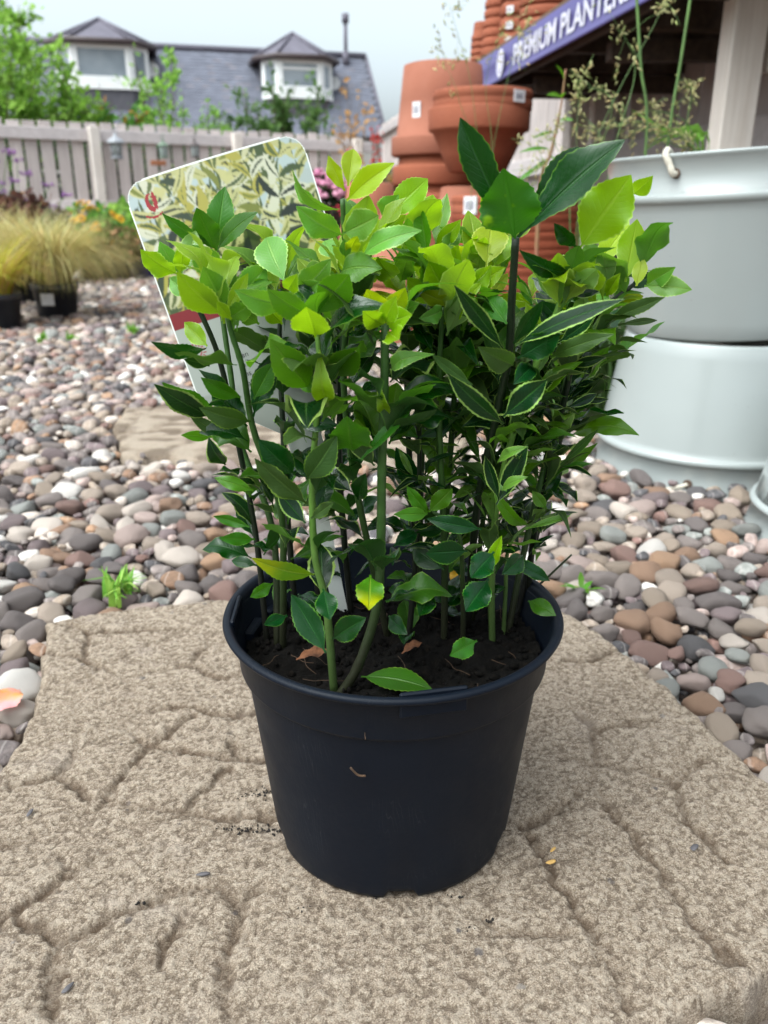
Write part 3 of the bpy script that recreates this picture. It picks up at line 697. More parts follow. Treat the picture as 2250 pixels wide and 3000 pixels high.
def leaf_geo(base, tip, width, n, bend=.1, fold=.25, wave=.0, ser=11, shp=1.0, nt=26, ns=4, twist=0., curl=0.):
    base = np.array(base, float); tip = np.array(tip, float); a = tip - base; L = np.linalg.norm(a); a /= L
    n = np.array(n, float); n = n - a * n.dot(a); n /= np.linalg.norm(n) + 1e-9; s = np.cross(n, a)
    V = []; UV = []; ph = random.uniform(0, 6.28)
    for i in range(nt + 1):
        t = i / nt; q = max(0., (t - .07) / .93)
        pr = math.sin(math.pi * q ** (shp * .97)) ** (.84 if q ** (shp * .97) < .5 else .93) if 0 < q < 1 else 0
        hw = max(width / 2 * pr, .00045 * (1 - t) + .00012)
        c = base + a * L * t + n * (bend * L * 4 * t * (1 - t)) - n * curl * L * max(0, t - .55) ** 2 * 3
        tw = twist * (t - .4); n2 = n * math.cos(tw) + s * math.sin(tw); s2 = s * math.cos(tw) - n * math.sin(tw)
        for j in range(-ns, ns + 1):
            v = j / ns; e = hw
            if abs(j) == ns and .12 < t < .97: e = hw * (1.03 if i % 2 else .955)
            z = fold * abs(v) * hw * (1 - .35 * abs(v)) + wave * math.sin(t * 13 + ph + (j > 0) * 1.7) * v * v * hw
            V.append(c + s2 * v * e + n2 * z); UV.append((t, .5 + v * .5))
    w = 2 * ns + 1
    F = [(i * w + j, (i + 1) * w + j, (i + 1) * w + j + 1, i * w + j + 1) for i in range(nt) for j in range(w - 1)]
    return np.array(V), F, UV
shrub = root('evergreen_shrub', 'bushy evergreen shrub with lime new tips over dark serrated leaves in the black pot', 'shrub', (PX, PY, SZ))
NLEAF = [0]
def leaf(base, tip, width, n, typ, **kw):
    V, F, UV = leaf_geo(base, tip, width, n, **kw)
    o = put('leaf', V, np.array(F), LM[typ], shrub, uv=UV); NLEAF[0] += 1
    return o
def hl(bx, by, tx_, ty_, w, typ, d=0., e=None, roll=None, **kw):
    """leaf given by where its base and tip are seen, at depth d (m behind the pot axis), tip e further back"""
    if e is None: e = random.uniform(-.014, .010)
    B = at(bx, by, PY + d); T = at(tx_, ty_, PY + d + e); c = (B + T) / 2; vdir = EYE - c; dist = np.linalg.norm(vdir); vdir /= dist
    if roll is None: roll = random.uniform(-22, 22)
    need = 1.75 * w * 1.3562 / FPX * dist * 1.2; have = np.linalg.norm(T - B)
    if have < need:                                      # seen foreshortened: the tip really points towards or away from the viewer
        x = math.sqrt(need ** 2 - have ** 2) * .85; T = T + (vdir if e <= .002 else -vdir) * min(x, .011)
    a = (T - B) / np.linalg.norm(T - B); n0 = vdir - a * vdir.dot(a); n0 /= np.linalg.norm(n0); s0 = np.cross(n0, a)
    n = n0 * math.cos(R(roll)) + s0 * math.sin(R(roll))
    width = w * 1.3562 / FPX * dist * 1.05 / max(math.cos(R(roll)), .5)
    if 'bend' not in kw: kw['bend'] = random.uniform(-.08, .13)
    if 'fold' not in kw: kw['fold'] = random.uniform(.15, .55)
    if 'wave' not in kw: kw['wave'] = random.uniform(.05, .25)
    return leaf(B, T, width, n, typ, **kw)
M['stem'] = None
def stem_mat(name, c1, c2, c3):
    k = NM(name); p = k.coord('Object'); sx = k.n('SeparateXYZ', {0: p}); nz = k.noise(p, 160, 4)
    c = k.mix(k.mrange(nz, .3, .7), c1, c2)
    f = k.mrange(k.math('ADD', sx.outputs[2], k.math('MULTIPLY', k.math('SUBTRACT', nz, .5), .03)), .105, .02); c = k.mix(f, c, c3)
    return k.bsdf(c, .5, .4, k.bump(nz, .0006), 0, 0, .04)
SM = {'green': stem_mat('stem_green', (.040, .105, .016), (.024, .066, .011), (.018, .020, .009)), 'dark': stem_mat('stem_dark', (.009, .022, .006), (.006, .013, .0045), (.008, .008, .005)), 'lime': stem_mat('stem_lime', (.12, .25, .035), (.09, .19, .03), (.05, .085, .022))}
STEMS = {}
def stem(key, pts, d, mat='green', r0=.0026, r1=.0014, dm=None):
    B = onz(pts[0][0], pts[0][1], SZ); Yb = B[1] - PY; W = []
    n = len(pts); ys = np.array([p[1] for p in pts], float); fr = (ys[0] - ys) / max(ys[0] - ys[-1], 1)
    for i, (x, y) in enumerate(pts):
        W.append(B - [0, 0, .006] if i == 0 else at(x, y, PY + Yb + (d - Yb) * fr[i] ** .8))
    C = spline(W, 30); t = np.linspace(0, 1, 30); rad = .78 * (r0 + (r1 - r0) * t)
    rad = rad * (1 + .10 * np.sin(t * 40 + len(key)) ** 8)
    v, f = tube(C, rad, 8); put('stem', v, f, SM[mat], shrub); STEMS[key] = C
    return C
S_ = stem
S_('A', [(578, 1395), (562, 1230), (545, 1110), (515, 960), (478, 790), (440, 690), (400, 620), (385, 592)], -.01, 'dark', .0022)
S_('B', [(610, 1400), (612, 1250), (606, 1100), (548, 930), (525, 800), (500, 720), (488, 670)], -.045, 'green')
S_('B2', [(598, 1400), (590, 1150), (520, 960), (500, 820), (472, 620), (468, 545)], .025, 'green')
S_('C', [(722, 1485), (712, 1380), (702, 1290), (680, 1200), (674, 1050), (684, 900), (690, 790), (682, 690)], -.05, 'lime', .0028)
S_('D', [(728, 1488), (772, 1442), (812, 1320), (822, 1200), (825, 1000), (830, 850), (832, 700)], -.05, 'green', .0034, .0024)
S_('E', [(840, 1370), (800, 1200), (760, 1000), (742, 800), (758, 600), (744, 510), (740, 430)], -.02, 'green')
S_('F', [(900, 1330), (895, 1150), (880, 900), (880, 700), (890, 560)], .03, 'dark')
S_('G', [(960, 1380), (960, 1200), (950, 950), (950, 780), (958, 665)], -.02, 'green')
S_('H', [(1010, 1350), (1030, 1100), (1072, 900), (1098, 775), (1106, 640), (1114, 515)], -.05, 'dark', .0027, .0021)
S_('I', [(1065, 1390), (1062, 1250), (1075, 1080), (1125, 880), (1190, 710), (1215, 640), (1248, 540)], -.03, 'lime', .0025, .0018)
S_('J', [(1140, 1330), (1150, 1180), (1185, 1010), (1220, 860), (1240, 780), (1290, 680), (1370, 614)], .0, 'dark')
S_('K', [(1095, 1370), (1130, 1200), (1190, 950), (1232, 800), (1262, 690), (1272, 640)], .02, 'green')
S_('L', [(905, 1340), (910, 1000), (932, 800), (985, 690), (1022, 625)], .02, 'green')
S_('M', [(1060, 1340), (1060, 1100), (1055, 900), (1050, 700), (1060, 578)], .03, 'green')
S_('N', [(640, 1340), (620, 1100), (610, 900), (604, 760), (606, 625)], .035, 'dark')
S_('O', [(760, 1330), (735, 1050), (735, 850), (740, 720), (738, 600)], .03, 'dark')
S_('P', [(960, 1340), (965, 1100), (975, 950), (985, 800), (990, 700)], .0, 'green')
S_('Q', [(1110, 1340), (1160, 1150), (1210, 950), (1250, 850), (1285, 780)], .045, 'dark')
S_('R', [(690, 1330), (680, 1100), (690, 900), (676, 760)], .05, 'dark')
S_('T', [(1088, 1375), (1092, 1280), (1100, 1180), (1150, 1130), (1200, 1110)], .01, 'lime', .0017, .001)
S_('U', [(1000, 1390), (1000, 1300), (990, 1150), (935, 1105)], -.02, 'green', .002, .0012)
S_('V', [(880, 1385), (895, 1250), (905, 1080), (905, 940), (895, 850)], .0, 'dark', .0023)
S_('X', [(1125, 1330), (1131, 1297), (1185, 1245), (1235, 1198)], .03, 'green', .0012, .0007)
S_('W', [(1020, 1330), (1040, 1150), (1060, 1000), (1085, 905)], .0, 'green', .0022)

H = hl
# left tips
H(385, 592, 303, 538, 42, 'lime', -.01, -.01, 35); H(388, 590, 345, 522, 36, 'light', -.005); H(389, 592, 398, 528, 34, 'lime', -.01, .0); H(392, 592, 423, 498, 46, 'light', -.005, .01)
H(406, 640, 366, 600, 34, 'light', -.015); H(448, 748, 398, 696, 38, 'lime', -.02); H(446, 752, 326, 738, 30, 'dark', -.02, -.02, 40, bend=.14); H(453, 790, 397, 776, 24, 'edge', -.01)
# leaves in front of the card
H(468, 542, 425, 450, 50, 'mid', .02, .0, 15); H(468, 542, 486, 403, 52, 'mid', .025, .005, 5); H(470, 540, 557, 458, 34, 'mid', .02, -.01, 40); H(460, 530, 350, 460, 28, 'mid', .02, -.01, 30, bend=.1)
H(475, 568, 521, 553, 34, 'lime', .01); H(476, 592, 415, 530, 54, 'light', .005, .0, 10)
H(486, 680, 382, 587, 58, 'lime', -.045, -.01, 35); H(486, 668, 440, 577, 56, 'light', -.045, .0, 10); H(494, 664, 576, 575, 64, 'light', -.04, .01, -15); H(489, 672, 536, 590, 28, 'lime', -.05, .0); H(491, 690, 545, 655, 40, 'brt', -.045, -.01)
H(500, 690, 468, 652, 24, 'lime', -.05)
# centre left rosette
H(616, 612, 574, 512, 70, 'light', -.03, .01, 5, shp=1.15); H(636, 634, 714, 560, 54, 'light', -.035, .0, -20); H(622, 626, 642, 592, 36, 'lime', -.045, -.01); H(630, 655, 506, 626, 52, 'light', -.05, -.015, 30, bend=.1)
H(676, 684, 577, 624, 52, 'brt', -.06, -.01, 30); H(682, 684, 753, 594, 70, 'brt', -.055, .0, -10, shp=1.2); H(682, 728, 662, 664, 74, 'lime', -.065, -.015, 20, fold=.5); H(660, 668, 654, 605, 50, 'mid', -.045, .01)
H(735, 590, 824, 580, 56, 'brt', -.03, -.005, 25, bend=.16, wave=.2); H(640, 640, 690, 610, 44, 'light', -.03); H(655, 600, 700, 575, 40, 'light', -.02); H(610, 700, 575, 660, 40, 'lime', -.03); H(560, 700, 525, 672, 38, 'light', -.02)
# tall centre tip
H(745, 412, 709, 336, 28, 'yell', -.02, .0, 30); H(752, 402, 763, 321, 40, 'yell', -.015, .005, 0); H(749, 434, 852, 352, 46, 'yell', -.025, -.01, 20, bend=.08); H(732, 452, 631, 364, 22, 'light', -.025, -.01, 55, bend=.2, twist=.8)
H(742, 508, 640, 445, 52, 'light', -.03, -.012, 25); H(740, 505, 817, 466, 60, 'light', -.03, -.012, 10, shp=.9); H(690, 446, 636, 396, 24, 'light', -.015, .0, 35); H(781, 553, 911, 498, 42, 'light', -.04, -.015, 30, bend=.12); H(752, 548, 772, 510, 30, 'yell', -.03); H(748, 556, 744, 516, 24, 'light', -.03)
H(724, 560, 700, 520, 40, 'light', -.01); H(800, 560, 775, 522, 42, 'mid', .0)
# back centre
H(831, 472, 924, 386, 56, 'lime', .025, .01, 0); H(826, 472, 861, 421, 46, 'light', .03, .0); H(816, 500, 876, 464, 40, 'lime', .02); H(926, 494, 936, 420, 50, 'lime', .03, .01); H(940, 533, 966, 417, 32, 'light', .03, .01, 30); H(922, 556, 902, 440, 34, 'brt', .02, .0, 35)
H(945, 561, 992, 497, 36, 'light', .015); H(940, 533, 996, 474, 34, 'lime', .025); H(870, 545, 848, 470, 48, 'lime', .02); H(860, 570, 900, 520, 44, 'lime', .01); H(885, 600, 870, 535, 40, 'brt', .01, .0, 25); H(905, 600, 935, 540, 44, 'lime', .0); H(850, 600, 815, 555, 46, 'lime', .0); H(975, 590, 990, 530, 38, 'lime', .02); H(810, 610, 790, 560, 40, 'yell', .0)
H(865, 610, 880, 556, 40, 'light', .01); H(930, 600, 960, 560, 40, 'lime', .02)
# centre yellow-lime rosettes
H(829, 698, 793, 626, 52, 'yell', -.05, .0, 10); H(829, 700, 784, 672, 44, 'lime', -.055, -.01, 20); H(832, 698, 876, 622, 44, 'yell', -.05, .0, -15); H(834, 696, 856, 640, 40, 'lime', -.06, -.005); H(836, 700, 890, 680, 46, 'lime', -.055, -.012, 20); H(838, 716, 862, 734, 48, 'lime', -.06, -.018, 10); H(826, 690, 822, 636, 36, 'yell', -.045); H(792, 662, 746, 637, 24, 'light', -.05, -.01, 30); H(845, 690, 905, 655, 40, 'light', -.045)
H(968, 645, 927, 566, 58, 'lime', -.02, .0, 5, shp=1.15); H(975, 650, 901, 624, 34, 'yell', -.025, -.012, 25); H(989, 642, 1005, 558, 26, 'yell', -.015); H(993, 636, 1062, 572, 38, 'lime', -.01, .0, -25); H(1024, 622, 1092, 577, 42, 'lime', .0); H(985, 665, 1040, 612, 30, 'lime', -.02, -.005, 30); H(1060, 640, 1098, 590, 26, 'yell', .0); H(955, 668, 905, 688, 34, 'light', -.03, -.015, 20); H(960, 700, 1000, 655, 34, 'lime', -.02); H(930, 660, 880, 600, 40, 'lime', -.01); H(1000, 690, 1030, 640, 30, 'lime', -.01); H(915, 640, 950, 585, 40, 'yell', .0)
H(1051, 578, 1062, 487, 72, 'yell', -.005, .01, 0, shp=1.0); H(1066, 578, 1102, 510, 36, 'lime', .01); H(1056, 490, 1040, 424, 14, 'yell', .02, .0, 30); H(1075, 640, 1150, 655, 30, 'lime', .01); H(1040, 600, 1010, 560, 34, 'lime', .02)
# the tall dark stem
H(1110, 512, 994, 254, 62, 'dark', -.043, -.005, 12, bend=.03, shp=1.5); H(1113, 516, 1088, 366, 116, 'spot', -.05, -.004, 5, shp=.78, fold=.12, bend=.0); H(1116, 514, 1250, 317, 72, 'dark', -.04, .015, -15, shp=1.25); H(1118, 516, 1350, 302, 74, 'dark', -.037, -.02, 34, bend=.04, fold=.5, shp=1.3)
H(1250, 540, 1362, 380, 98, 'lime', -.035, .0, 5, shp=1.05, fold=.12, bend=.02); H(1367, 418, 1410, 380, 34, 'lime', -.02); H(1245, 533, 1197, 482, 30, 'dark', -.025); H(1232, 586, 1122, 540, 34, 'dark', -.03, -.01, 30, bend=.18); H(1258, 530, 1290, 480, 40, 'light', -.01)
# right tips
H(1351, 609, 1376, 473, 56, 'lime', -.005, .005, 5, shp=1.1); H(1291, 569, 1359, 478, 48, 'yell', .005, .005); H(1375, 618, 1389, 557, 28, 'yell', -.01); H(1392, 618, 1495, 626, 40, 'light', -.01, -.012, 15); H(1397, 613, 1459, 577, 38, 'light', -.005); H(1273, 649, 1268, 571, 66, 'lime', -.02, -.005, 0, shp=1.15); H(1282, 582, 1302, 549, 30, 'yell', .0); H(1255, 564, 1292, 530, 36, 'light', -.01); H(1232, 635, 1294, 629, 20, 'edge', -.03); H(1330, 650, 1390, 640, 26, 'yell', .0); H(1310, 640, 1340, 590, 26, 'lime', .0); H(1345, 625, 1310, 575, 30, 'lime', .01); H(1360, 622, 1420, 590, 26, 'dark', .02)
H(1290, 660, 1265, 610, 26, 'lime', -.01); H(1210, 650, 1185, 590, 38, 'lime', .01); H(1150, 640, 1165, 585, 30, 'lime', .02)
# long dark leaves on the right
H(1087, 753, 981, 616, 36, 'edge', -.055, -.01, 25); H(1113, 746, 1350, 646, 36, 'edge', -.055, -.03, 30, bend=.05); H(1205, 740, 1290, 676, 30, 'edge', -.04, -.02, 25); H(1309, 693, 1437, 642, 28, 'olive', -.01, -.02, 20); H(1335, 702, 1420, 692, 14, 'olive', -.01); H(1109, 788, 1032, 748, 52, 'olive', -.055, -.015, 15, shp=.8); H(1118, 774, 1209, 722, 54, 'dark', -.055, -.01, -10); H(1189, 772, 1326, 722, 36, 'olive', -.04, -.02, 15); H(1087, 900, 1182, 820, 54, 'edge', -.06, -.015, 5); H(1088, 916, 966, 806, 42, 'edge', -.06, -.015, 25); H(1020, 832, 934, 767, 26, 'olive', -.05, -.01); H(1109, 742, 1172, 649, 32, 'dark', -.045); H(1149, 600, 1210, 636, 34, 'dark', .0); H(1118, 595, 1150, 658, 18, 'mid', .0); H(1095, 700, 1050, 640, 50, 'mid', -.04, .01); H(1150, 790, 1110, 830, 40, 'dark', -.03); H(1070, 760, 1120, 700, 40, 'mid', -.03); H(1220, 700, 1170, 650, 36, 'dark', -.01); H(1240, 690, 1300, 655, 24, 'edge', -.01)
H(1230, 790, 1310, 770, 22, 'edge', .0); H(1240, 810, 1290, 770, 22, 'olive', .02); H(1235, 860, 1315, 862, 16, 'edge', .02); H(1225, 880, 1290, 850, 20, 'edge', .01)
# middle left
H(672, 840, 584, 733, 72, 'brt', -.055, -.01, 10); H(718, 812, 775, 750, 60, 'brt', -.045, -.01, -10); H(520, 858, 434, 815, 34, 'mid', -.04, -.01, 30); H(542, 910, 430, 880, 44, 'olive', -.05, -.015, 20, bend=.1); H(458, 900, 333, 830, 46, 'edge', -.03, -.02, 20, bend=.08); H(470, 890, 350, 826, 40, 'mid', -.025, -.02, 35); H(548, 862, 590, 783, 44, 'mid', -.05); H(547, 900, 594, 757, 50, 'dark', -.04, .0, 10); H(484, 944, 411, 900, 26, 'olive', -.03); H(460, 944, 391, 940, 22, 'brt', -.02); H(488, 1004, 450, 955, 34, 'edge', -.03, -.01, 30, curl=.3); H(548, 1060, 463, 1032, 28, 'brt', -.04); H(636, 1024, 559, 950, 58, 'dark', -.06, .0, 5); H(664, 1088, 550, 990, 46, 'olive', -.065, -.01, 30); H(662, 1036, 728, 940, 60, 'olive', -.065, -.01, -10); H(763, 975, 750, 900, 84, 'mid', -.06, -.012, 10, shp=1.3); H(736, 920, 638, 912, 38, 'dark', -.05); H(779, 994, 898, 874, 24, 'mid', -.055, .0, 30); H(774, 1080, 790, 1022, 38, 'dark', -.05)
H(550, 1165, 474, 1163, 28, 'mid', -.03); H(539, 1138, 461, 1115, 22, 'mid', -.03); H(556, 1222, 500, 1211, 24, 'dark', -.02); H(680, 1240, 543, 1205, 38, 'turn', -.065, -.015, 30, bend=.1); H(672, 1120, 720, 1085, 26, 'olive', -.06); H(660, 1130, 600, 1060, 40, 'edge', -.05); H(590, 1260, 540, 1290, 26, 'mid', -.03, -.01, 20); H(704, 1410, 630, 1284, 54, 'dark', -.09, .01, 10); H(698, 1272, 712, 1338, 46, 'dark', -.085, -.008, 0); H(718, 1380, 790, 1335, 50, 'dark', -.075, .0, 10); H(800, 1242, 797, 1317, 58, 'turn', -.07, -.012, 5); H(690, 800, 735, 760, 46, 'olive', -.04); H(640, 820, 700, 830, 38, 'brt', -.05)
# lower centre and right
H(924, 1106, 879, 1050, 28, 'brt', -.03); H(926, 1106, 977, 1056, 38, 'brt', -.03); H(924, 1110, 850, 1111, 30, 'brt', -.035, -.01); H(1040, 1143, 922, 1120, 36, 'dark', -.04); H(1067, 1192, 1018, 1247, 54, 'dark', -.05, -.01, 0); H(1056, 1250, 1007, 1320, 58, 'dark', -.055, -.01, 0); H(939, 1255, 903, 1285, 22, 'brt', -.03); H(933, 1276, 906, 1330, 42, 'dark', -.035, -.01, 0); H(896, 1270, 839, 1276, 30, 'dark', -.02); H(1030, 1384, 972, 1416, 42, 'mid', -.06, -.012, 10); H(1141, 1298, 1201, 1330, 34, 'mid', .0, -.012, 10); H(1088, 1207, 1188, 1255, 30, 'dark', -.02); H(1061, 1229, 1084, 1157, 26, 'lime', -.04); H(1136, 1143, 1233, 1114, 14, 'light', .0); H(1146, 1133, 1064, 1050, 26, 'brt', -.02, -.01, 30, bend=.22); H(1211, 1004, 1291, 928, 18, 'olive', .0, -.01); H(1010, 1190, 920, 1195, 50, 'dark', -.03); H(960, 1230, 890, 1180, 50, 'dark', -.01); H(1130, 1200, 1085, 1240, 40, 'dark', -.02); H(900, 1150, 960, 1140, 30, 'dark', -.01); H(850, 1180, 900, 1150, 34, 'dark', -.02); H(840, 1330, 880, 1370, 34, 'dark', -.03); H(620, 1330, 570, 1350, 26, 'dark', -.03); H(1170, 1060, 1230, 1050, 24, 'edge', .02); H(1180, 1100, 1150, 1060, 24, 'light', .01)
H(905, 945, 985, 905, 30, 'dark', -.01); H(902, 945, 850, 900, 34, 'mid', -.01); H(1072, 1090, 1140, 960, 40, 'edge', -.04, .0, 10); H(1078, 1080, 1048, 985, 26, 'edge', -.045, .0, 30); H(1075, 1000, 1140, 965, 20, 'light', -.045, -.01, 30, bend=.15); H(1085, 1060, 1140, 1030, 20, 'light', -.045, -.01, 30, bend=.15); H(1130, 950, 1120, 880, 26, 'olive', -.03); H(1095, 1060, 1050, 1045, 16, 'light', -.045)
# curled leaf and withered tips
H(846, 800, 905, 762, 34, 'light', -.055, -.01, 25, curl=.9, bend=.2); H(706, 870, 690, 800, 46, 'lime', -.065, -.01, 10, curl=.9, fold=.6); H(836, 900, 820, 855, 26, 'lime', -.055, -.01, 10, curl=.9, fold=.7)
# smaller leaves up the stems, in opposite pairs; the older ones narrow, curled and pale edged
pr_ = random.Random(12)
def fill(key, z0, z1, step, types, lmin, lmax, wr=(.22, .4), skip=.25):
    C = STEMS[key]; i0 = 0; acc = 0; ang = pr_.uniform(0, 3.14)
    for i in range(1, len(C)):
        acc += np.linalg.norm(C[i] - C[i - 1])
        if acc < step or not (z0 < C[i][2] < z1): continue
        acc = 0; ang += 1.57 + pr_.uniform(-.4, .4)
        T = C[min(i + 1, len(C) - 1)] - C[i - 1]; T /= np.linalg.norm(T)
        for sgn in (0, math.pi):
            if pr_.random() < skip or NLEAF[0] >= 300: continue
            a = ang + sgn; od = np.array([math.cos(a), math.sin(a), 0]); u = pr_.uniform(.3, 1.2)
            d = od + np.array([0, 0, u]); d /= np.linalg.norm(d); L = pr_.uniform(lmin, lmax)
            n = np.array([0, 0, 1.]) - od * pr_.uniform(.2, .7) + np.array([pr_.gauss(0, .3), pr_.gauss(0, .3), 0])
            leaf(C[i], C[i] + d * L, L * pr_.uniform(*wr), n, pr_.choice(types), bend=pr_.uniform(-.05, .2), fold=pr_.uniform(.2, .8), wave=pr_.uniform(.1, .5), twist=pr_.uniform(-.8, .8), curl=pr_.uniform(-.1, .4), nt=16)
for key in 'PKQMWLGJ': fill(key, .17, .30, .021, ['edge', 'edge', 'edge', 'olive', 'mid', 'light'], .018, .034)
for key in 'NORFV': fill(key, .17, .29, .026, ['dark', 'dark', 'edge', 'olive'], .020, .036, (.3, .5), .35)
for key in 'ABCDE': fill(key, .15, .27, .034, ['dark', 'edge', 'mid'], .018, .030, (.3, .5), .45)
# the many more leaves too small or hidden to pick out singly: one part
MASS = dict(v=[], f=[], uv=[], m=[], n=0); LKEYS = list(LM)
def mleaf(B, T, w, n, typ, **kw):
    V, F, UV = leaf_geo(B, T, w, n, nt=14, **kw); MASS['v'].append(V); MASS['f'] += [tuple(i + MASS['n'] for i in q) for q in F]; MASS['uv'] += UV; MASS['m'] += [LKEYS.index(typ)] * len(F); MASS['n'] += len(V)
mr = random.Random(41)
def cloud(keys, z0, z1, n, types, lmin, lmax, wr, up=(.2, 1.2), off=.004):
    for _ in range(n):
        C = STEMS[mr.choice(keys)]; zz = mr.uniform(z0, z1); i = int(np.argmin(np.abs(C[:, 2] - zz)))
        if abs(C[i][2] - zz) > .02: continue
        a = mr.uniform(0, 6.283); od = np.array([math.cos(a), math.sin(a), 0]); d = od + np.array([0, 0, mr.uniform(*up)]); d /= np.linalg.norm(d); L = mr.uniform(lmin, lmax); b = C[i] + od * off + np.array([0, 0, mr.uniform(-.008, .008)])
        nn_ = np.array([0, 0, 1.]) - od * mr.uniform(.1, .7) + np.array([mr.gauss(0, .35), mr.gauss(0, .35), 0])
        mleaf(b, b + d * L, L * mr.uniform(*wr), nn_, mr.choice(types), bend=mr.uniform(-.05, .18), fold=mr.uniform(.1, .6), wave=mr.uniform(.05, .4), twist=mr.uniform(-.9, .9), curl=mr.uniform(-.1, .5))
cloud('FLMGENOB', .300, .335, 100, ['lime', 'lime', 'light', 'brt', 'yell'], .022, .038, (.36, .5), (.6, 2.2))
cloud('JKI', .290, .325, 40, ['lime', 'light', 'brt', 'mid'], .020, .034, (.4, .58), (.4, 1.6))
cloud('BCDEFGLMNOPR', .245, .305, 170, ['dark', 'mid', 'dark', 'edge', 'olive', 'brt'], .022, .038, (.4, .58))
cloud('HIJKQMWP', .225, .300, 120, ['dark', 'edge', 'edge', 'olive', 'mid', 'edge', 'brt'], .026, .044, (.26, .42))
cloud('PKQMWGJLVI', .165, .25, 190, ['edge', 'edge', 'olive', 'dark', 'light', 'brt'], .018, .036, (.16, .32), (.1, 1.4))
cloud('ABCDENORF', .165, .245, 60, ['dark', 'dark', 'edge', 'mid'], .018, .034, (.36, .56))
cloud('GPMHUWVNOF', .122, .170, 40, ['dark', 'dark', 'mid'], .016, .028, (.4, .6), (-.2, .8))
lmass = put('leaf_mass', np.vstack(MASS['v']), np.array(MASS['f']), None, shrub, uv=MASS['uv']); tag(lmass, kind='stuff')
for kk in LKEYS: lmass.data.materials.append(LM[kk])
lmass.data.polygons.foreach_set('material_index', np.array(MASS['m'], np.int32))
# buds where leaves have dropped, and things lying on the compost
def loose(name, label, pts_, w, mat, **kw):
    (bx, by), (tx_, ty_) = pts_; B = onz(bx, by, SZ + .009); T = onz(tx_, ty_, SZ + .010)
    V, F, UV = leaf_geo(B, T, w, (0, -.25, 1), **kw); o = put(name, V, F, mat, None, uv=UV, base=(B + T) / 2); return tag(o, label, 'leaf')
loose('fallen_leaf', 'single dark green serrated leaf lying on the compost against the pot rim', [(780, 1462), (934, 1490)], .0165, LM['mid'], bend=.06, fold=.2)
loose('fallen_leaf', 'crumpled rusty brown dead leaf on the compost by the forked stem', [(640, 1425), (715, 1405)], .008, M['deadleaf'], bend=.1, fold=.25, wave=.3)
loose('fallen_leaf', 'curled grey-brown dead leaf on compost near the middle of the pot', [(868, 1412), (912, 1388)], .006, M['deadleaf'], bend=.12, fold=.3, wave=.3)
loose('fallen_leaf', 'bright yellow dead leaf at the back of the pot behind the stems', [(850, 1225), (888, 1205)], .012, M['yellowleaf'], bend=.2, fold=.4, wave=.3)
loose('fallen_leaf', 'small yellow dead leaf at the back of the pot right of the larger one', [(972, 1262), (998, 1240)], .009, M['yellowleaf'], bend=.2, fold=.4, wave=.3)

# ------------------------------------------------------------------ printed plant label
CU = at(640, 290, .485) - at(268, 405, .470)
c0 = at(262, 402, .470); c1 = at(648, 284, .485)
cu = c1 - c0; CW = np.linalg.norm(cu); cu /= CW; dn = at(405, 712, .462) - at(268, 405, .470); dn = dn - cu * dn.dot(cu); dn /= np.linalg.norm(dn); cn = np.cross(cu, -dn)
if cn @ (EYE - c0) < 0: cn = -cn
CH = .165
lab = root('plant_label', 'rounded printed picture label with red band stuck in the pot behind the leaves', 'label', tuple(c0 + cu * CW / 2 + dn * CH))
NU, NVV = 210, 260; uu, vv = np.meshgrid(np.linspace(0, CW, NU), np.linspace(0, CH, NVV)); img = np.zeros((NVV, NU, 3)); lr = np.random.default_rng(8)
img[:] = srgb(172, 186, 184); HB = .0705                       # red band starts here
sh = vnoise(np.stack([uu.ravel(), vv.ravel()], 1), .014, 2).reshape(uu.shape); img[sh > .55] = srgb(168, 178, 174)
cols_c = [srgb(188, 186, 146), srgb(176, 174, 118), srgb(198, 197, 172), srgb(162, 154, 66), srgb(184, 180, 122)]; cols_g = [srgb(44, 58, 34), srgb(62, 78, 40), srgb(84, 96, 46), srgb(28, 38, 26), srgb(112, 118, 44)]
img[(vv > .022 + .05 * (sh - .5)) & (sh > .30)] = srgb(40, 52, 34); img[(vv > .03) & (sh > .62)] = srgb(70, 84, 44)
def pleaf(x, y, ang, L, w, cc, gc, fr):
    a = (uu - x) * math.cos(ang) + (vv - y) * math.sin(ang); b = -(uu - x) * math.sin(ang) + (vv - y) * math.cos(ang); t = a / L
    b = b - .18 * L * np.sin(math.pi * np.clip(t, 0, 1)) * lr.choice([-1, 1]) * .6
    hw = np.where((t > 0) & (t < 1), w / 2 * np.abs(np.sin(math.pi * np.clip(t, 0, 1) ** .9)) ** .8, 0)
    img[np.abs(b) < hw] = cc; img[(np.abs(b) < hw * fr) & (t > .06) & (t < .8)] = gc
for st_ in range(22):
    x = (((st_ * 7) % 22) + lr.uniform(.2, .8)) / 22 * CW * 1.04 - .002; y = lr.uniform(.035, .09); ang = -1.57 + lr.normal(0, .35) + (x - CW / 2) * 6; ln = lr.uniform(.06, .09)
    for q_ in np.linspace(0, 1, 9):
        bx = x + math.cos(ang) * ln * q_; by = y + math.sin(ang) * ln * q_
        pleaf(bx, by, ang, ln / 8, .0016, cols_g[2], cols_g[1], .6)
        for sg in (-1, 1):
            g = cols_g[lr.integers(5)]; pleaf(bx, by, ang + sg * lr.uniform(.35, 1.2), lr.uniform(.011, .021), lr.uniform(.0032, .0058), cols_c[lr.integers(5)] if lr.random() < .86 else g, g, max(0, lr.uniform(-.15, .55)))
for _ in range(1): img[1:-1, 1:-1] = (img[1:-1, 1:-1] * 2 + img[:-2, 1:-1] + img[2:, 1:-1] + img[1:-1, :-2] + img[1:-1, 2:]) / 6
img[vv > HB] = srgb(122, 20, 26); img[vv > HB + .0085] = srgb(160, 166, 158)
lg = lambda m, c: img.__setitem__(m, c)
red = srgb(150, 30, 36)
